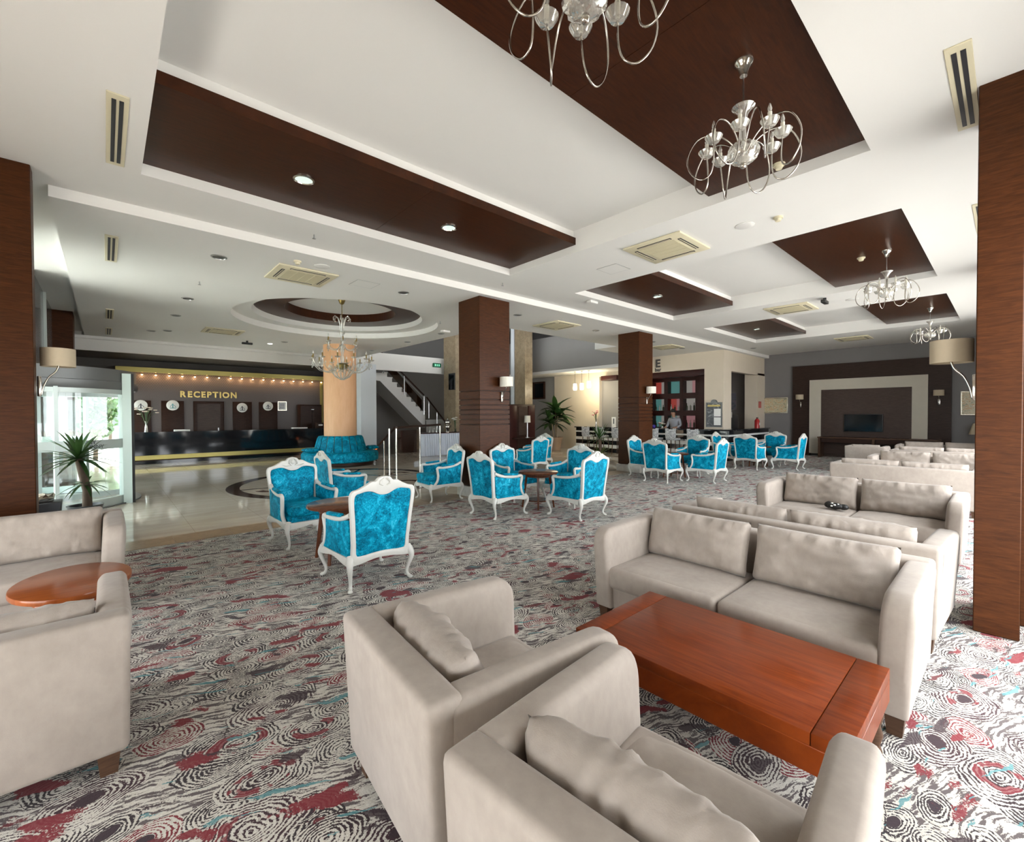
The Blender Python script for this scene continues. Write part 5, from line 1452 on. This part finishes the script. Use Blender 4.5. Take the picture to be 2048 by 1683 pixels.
# ---------------------------------------------------------------- television wall
tw = thing('television_wall', 'dark wood wall surround with a cream frame around the television panel', 'wall panel', (XE+.1, 0, 0))
ob('dark_surround', G().ring([(1.24, 0), (5.69, 0), (5.69, 3.41), (1.24, 3.41)], [(1.79, 0), (5.10, 0), (5.10, 2.85), (1.79, 2.85)], -.12, 0, 'x'), 'surround', tw)
ob('cream_frame', G().ring([(1.79, .1), (5.10, .1), (5.10, 2.85), (1.79, 2.85)], [(2.18, .1), (4.73, .1), (4.73, 2.47), (2.18, 2.47)], -.20, 0, 'x'), 'creamframe', tw)
ob('centre_panel', G().box(-.16, 2.18, 0, 0, 4.73, 2.47), 'tvpanel', tw)
t = thing('television', 'flat black television on the dark panel inside the cream frame', 'television', (XE-.075, 3.46, 1.255))
ob('bezel', G().box(-.07, -.55, -.31, 0, .55, .31), 'blackmatte', t, bevel=.008); ob('screen', G().box(-.075, -.53, -.29, -.07, .53, .29), 'screen', t)
t = thing('media_console', 'low brown console table below the television', 'console', (XE-.35, 3.1, 0))
ob('top', G().box(-.25, -1.65, .70, .25, 1.62, .75), 'legwood', t, bevel=.005)
for y in (-1.6, 0, 1.56): ob('leg', G().box(-.24, y-.035, 0, .24, y+.035, .70), 'legwood', t)
ob('drawer', G().box(-.23, -1.55, .55, .2, -.05, .69), 'darkwood', t); ob('drawer', G().box(-.23, .05, .55, .2, 1.5, .69), 'darkwood', t)
t = thing('painting', 'wide abstract painting in a silver frame near the bar corner', 'painting', (XE+.1, 6.33, 1.92))
ob('frame', G().ring([(-.46, -.32), (.46, -.32), (.46, .32), (-.46, .32)], [(-.41, -.27), (.41, -.27), (.41, .27), (-.41, .27)], -.05, 0, 'x'), 'silverframe', t, bevel=.008)
ob('canvas', G().box(-.03, -.41, -.27, 0, .41, .27), 'art', t)
t = thing('painting', 'narrow strip of a second framed painting beside the window-side column', 'painting', (XE+.1, .75, 1.90))
ob('frame', G().ring([(-.30, -.38), (.30, -.38), (.30, .38), (-.30, .38)], [(-.26, -.34), (.26, -.34), (.26, .34), (-.26, .34)], -.05, 0, 'x'), 'silverframe', t, bevel=.008); ob('canvas', G().box(-.03, -.26, -.34, 0, .26, .34), 'art', t)
t = thing('side_lamp', 'pale-shaded lamp standing in the far dark corner by the television wall', 'lamp', (19.4, .62, 0))
ob('shade', G().lathe([(.22, .95), (.13, 1.28)], 20), 'shade', t, smooth=50); ob('stem', G().cyl((0, 0, .62), (0, 0, 1.0), .02, n=8), 'steel', t); ob('table', G().box(-.3, -.3, 0, .3, .3, .62), 'blackmatte', t, bevel=.01)

# ---------------------------------------------------------------- entrance: revolving door drum
EC, ER = (-.95, 11.6), 1.42
rv = thing('revolving_door', 'glass revolving entrance door with a grey curved header', 'door', (*EC, 0))
ob('header', G().lathe([(ER, 2.06), (ER+.02, 2.10), (ER+.02, 2.20), (ER, 2.21), (ER, 2.42), (.1, 2.42)], 64), 'aludark', rv, smooth=30)
ob('header_soffit', G().lathe([(ER, 2.06), (.001, 2.06)], 48), 'aludark', rv)
ob('sill_ring', G().lathe([(ER-.12, 0), (ER-.12, .02), (ER+.05, .02), (ER+.05, .0)], 64), 'aludark', rv, smooth=30)
ob('floor_disc', G().lathe([(ER-.12, .012), (.001, .012)], 48), 'plinth', rv)
for a0, a1 in ((R(-118), R(-32)), (R(62), R(148))):
    ob('curved_glass', G().lathe([(ER-.03, .12), (ER-.03, 2.06)], 24, (0, 0, 0), a0, a1), 'glass', rv, smooth=60)
    for z0, z1 in ((.02, .16), (1.02, 1.18), (1.98, 2.06)): ob('rail', G().lathe([(ER-.05, z0), (ER+.005, z0), (ER+.005, z1), (ER-.05, z1), (ER-.05, z0)], 24, (0, 0, 0), a0, a1), 'alu', rv, smooth=40)
    for a in (a0, (a0+a1)/2 if a0 < 0 else a1, a1): ob('stile', G().cbox((0, 0, 1.05), (.09, .05, 2.05)).map(lambda p, a=a: Matrix.Rotation(a, 3, 'Z') @ (p+Vector((ER-.025, 0, 0)))), 'alu', rv)
for k in range(3):
    a = R(20+120*k)
    mt = Matrix.Rotation(a, 4, 'Z')
    ob('wing_glass', G().join(G().box(.06, -.004, .1, ER-.1, .004, 2.0), mt), 'glass', rv)
    w_ = G()
    for b_ in ((.03, .02, .10, 2.04), (ER-.15, .02, ER-.08, 2.04)): w_.join(G().box(b_[0], -.02, b_[1], b_[2], .02, b_[3]), mt)
    for z0, z1 in ((.02, .12), (.98, 1.06), (1.96, 2.04)): w_.join(G().box(.06, -.02, z0, ER-.1, .02, z1), mt)
    ob('wing_frame', w_, 'alu', rv)
for s_, z in (('NNY', 1.115), ('TUNNY', 1.045)):
    a = R(-62)
    text_ob('lettering', s_, .085, 'ink', rv, ((ER+.012)*math.cos(a), (ER+.012)*math.sin(a), z), (R(90), 0, a+PI/2), .002)
struct('door_post_trim', G().box(.235, 10.78, 0, .36, 10.95, 2.36), 'postgreen')
struct('door_edge_trim', G().box(.362, 10.80, 0, .40, 10.95, 2.36), 'blackmatte')
# yucca and bin by the entrance
def leaf_blade(L_, w_, bend, n=6):
    g = G(); vs = []; fs = []
    for k in range(n+1):
        u = k/n
        x = L_*u; z = -bend*u*u
        ww = w_*math.sin(PI*min(1, .12+u*.88))**.7*(1 if u < .98 else .1)
        vs += [(x, -ww/2, z+ww*.18), (x, 0, z), (x, ww/2, z+ww*.18)]
    for k in range(n):
        a = k*3
        fs += [(a, a+1, a+4, a+3), (a+1, a+2, a+5, a+4)]
    return g.add(vs, fs)
def crown(parent, c, n, L_, w_, e0, e1, mat, seedv, bend=.15):
    rnd = random.Random(seedv)
    for k in range(n):
        u = k/n
        az = k*2.39996+rnd.uniform(-.2, .2); el = e0+(e1-e0)*u+rnd.uniform(-.08, .08)
        l = L_*rnd.uniform(.75, 1.05)
        g = leaf_blade(l, w_*rnd.uniform(.85, 1.1), bend*l*rnd.uniform(.4, 1.6))
        m = Matrix.Translation(c) @ Matrix.Rotation(az, 4, 'Z') @ Matrix.Rotation(-el, 4, 'Y')
        ob('leaf', G().join(g, m), mat, parent, smooth=60)
yc = thing('yucca_plant', 'potted yucca with spiky crown before the revolving door', 'plant', (-.22, 8.75, 0))
ob('pot', G().lathe([(.001, 0), (.15, 0), (.19, .32), (.20, .34), (.17, .34), (.16, .30), (.001, .30)], 28), 'pot', yc, smooth=50)
ob('trunk', G().tube([(0.02, 0, .28), (.02, 0, .55), (-.03, .02, .8), (-.06, .02, 1.0)], [.055, .05, .045, .045], 12), 'trunk', yc, smooth=60)
crown(yc, (-.06, .02, .98), 46, .46, .055, -.35, 1.35, 'leaf', 3, .25)
crown(yc, (0, 0, .62), 14, .32, .04, -.1, .8, 'leaf', 5, .5)
bx = thing('litter_bin', 'dark grey square bin with crumpled shiny wrapping beside the entrance column', 'bin', (-.60, 8.1, 0))
ob('body', G().add([(-.14, -.14, 0), (.14, -.14, 0), (.14, .14, 0), (-.14, .14, 0), (-.18, -.18, .52), (.18, -.18, .52), (.18, .18, .52), (-.18, .18, .52)], [(0,3,2,1),(4,5,6,7),(0,1,5,4),(1,2,6,5),(2,3,7,6),(3,0,4,7)]), 'pot', bx, bevel=.01)
wr_ = G().ell((0, 0, .56), (.13, .12, .07), 12, 8)
wr_.map(lambda p: p+Vector((noise.noise(p*14), noise.noise(p*14+Vector((5, 0, 0))), noise.noise(p*14+Vector((0, 5, 0)))))*.04)
ob('wrapping', wr_, 'chrome', bx)
# big potted plant by the bar wall and small palm by the column
bp = thing('potted_plant', 'tall broad-leaved plant in a ribbed clay pot by the bar wall', 'plant', (14.8, 13.5, 0))
ob('pot', G().lathe([(.001, 0), (.21, 0), (.24, .1), (.235, .12), (.26, .24), (.255, .26), (.30, .50), (.33, .50), (.33, .58), (.28, .58), (.27, .52), (.001, .52)], 32), 'terracotta', bp, smooth=35)
for k, (dx, dy, h) in enumerate(((0, 0, 1.75), (.09, .05, 1.35), (-.09, .06, 1.15), (.02, -.08, 1.5))):
    ob('cane', G().tube([(dx*.7, dy*.7, .5), (dx, dy, h*.7), (dx*1.4, dy*1.4, h)], .03, 8), 'paletrunk', bp, smooth=60)
    crown(bp, (dx*1.8, dy*1.8, h), 13, .88, .25, -.05, 1.25, 'leaf', 30+k, .42)
pm = thing('potted_palm', 'small spiky palm in a clay pot beside the farther wooden column', 'plant', (9.95, 7.45, 0))
ob('pot', G().lathe([(.001, 0), (.15, 0), (.19, .30), (.21, .30), (.21, .36), (.17, .36), (.16, .32), (.001, .32)], 28), 'terracotta', pm, smooth=40)
ob('trunk', G().tube([(0, 0, .3), (.02, 0, .6), (0, .02, .92)], .04, 10), 'trunk', pm, smooth=60)
crown(pm, (0, .02, .92), 40, .50, .035, -.3, 1.4, 'leaf', 8, .2); crown(pm, (0, 0, .5), 12, .4, .04, .2, 1.2, 'leafy', 9, .3)

# ---------------------------------------------------------------- outside
struct('ground_outside', G().box(-40, -40, -.4, 45, 45, -.205), 'paving')  # paving kept pale as a reflector, bouncing daylight up to the ceiling
def shrub(x, y, h, r, label, seedv, name='shrub'):
    rnd = random.Random(seedv)
    t = thing(name, label, 'tree' if name == 'tree' else 'shrub', (x, y, -.2))
    ob('trunk', G().tube([(0, 0, 0), (.05, .03, h*.5), (0, 0, h*.8)], [.08, .06, .03], 8), 'trunk', t)
    g = G()
    for k in range(620):
        a = rnd.uniform(0, 2*PI); u = rnd.uniform(-1, 1); rr = r*(rnd.random()**.4)
        c = Vector((rr*math.sqrt(1-u*u)*math.cos(a), rr*math.sqrt(1-u*u)*math.sin(a), h*.62+u*h*.38*(rr/r)))
        d1 = Vector((rnd.uniform(-1, 1), rnd.uniform(-1, 1), rnd.uniform(-1, 1))).normalized(); d2 = d1.orthogonal().normalized()
        s_ = .16*rnd.uniform(.6, 1.3)
        g.add([c-d1*s_, c+d2*s_*.5, c+d1*s_, c-d2*s_*.5], [(0, 1, 2, 3)])
    o = ob('foliage', g, 'hedge', t); o['kind'] = 'stuff'
for i, (x, y, h, r) in enumerate([(-1.25, 22.8, 3.0, .62), (-.3, 24.5, 3.2, .7), (-2.2, 25, 3.4, .9), (-5.2, 17, 3.6, 1.1), (-.8, 30, 4.6, 1.5), (.2, 34, 5, 1.6)]):
    shrub(x, y, h, r, 'green leafy tree seen through the entrance glass, '+['nearest beyond the porch', 'slim one by the dark post', 'at the porch side', 'at the window side', 'distant in the middle', 'farthest near the reception side'][i], 40+i, 'tree')
bd = thing('far_building', 'pale building with dark window bands beyond the entrance trees', 'building', (-3, 44, -.2))
ob('wall', G().box(-9, 0, 0, 9, 4, 9), 'building', bd)
for r_ in range(3):
    for c_ in range(6): ob('window', G().box(-8+c_*2.7, -.05, 1+r_*2.8, -6.3+c_*2.7, 0, 2.8+r_*2.8), 'graypane', bd)
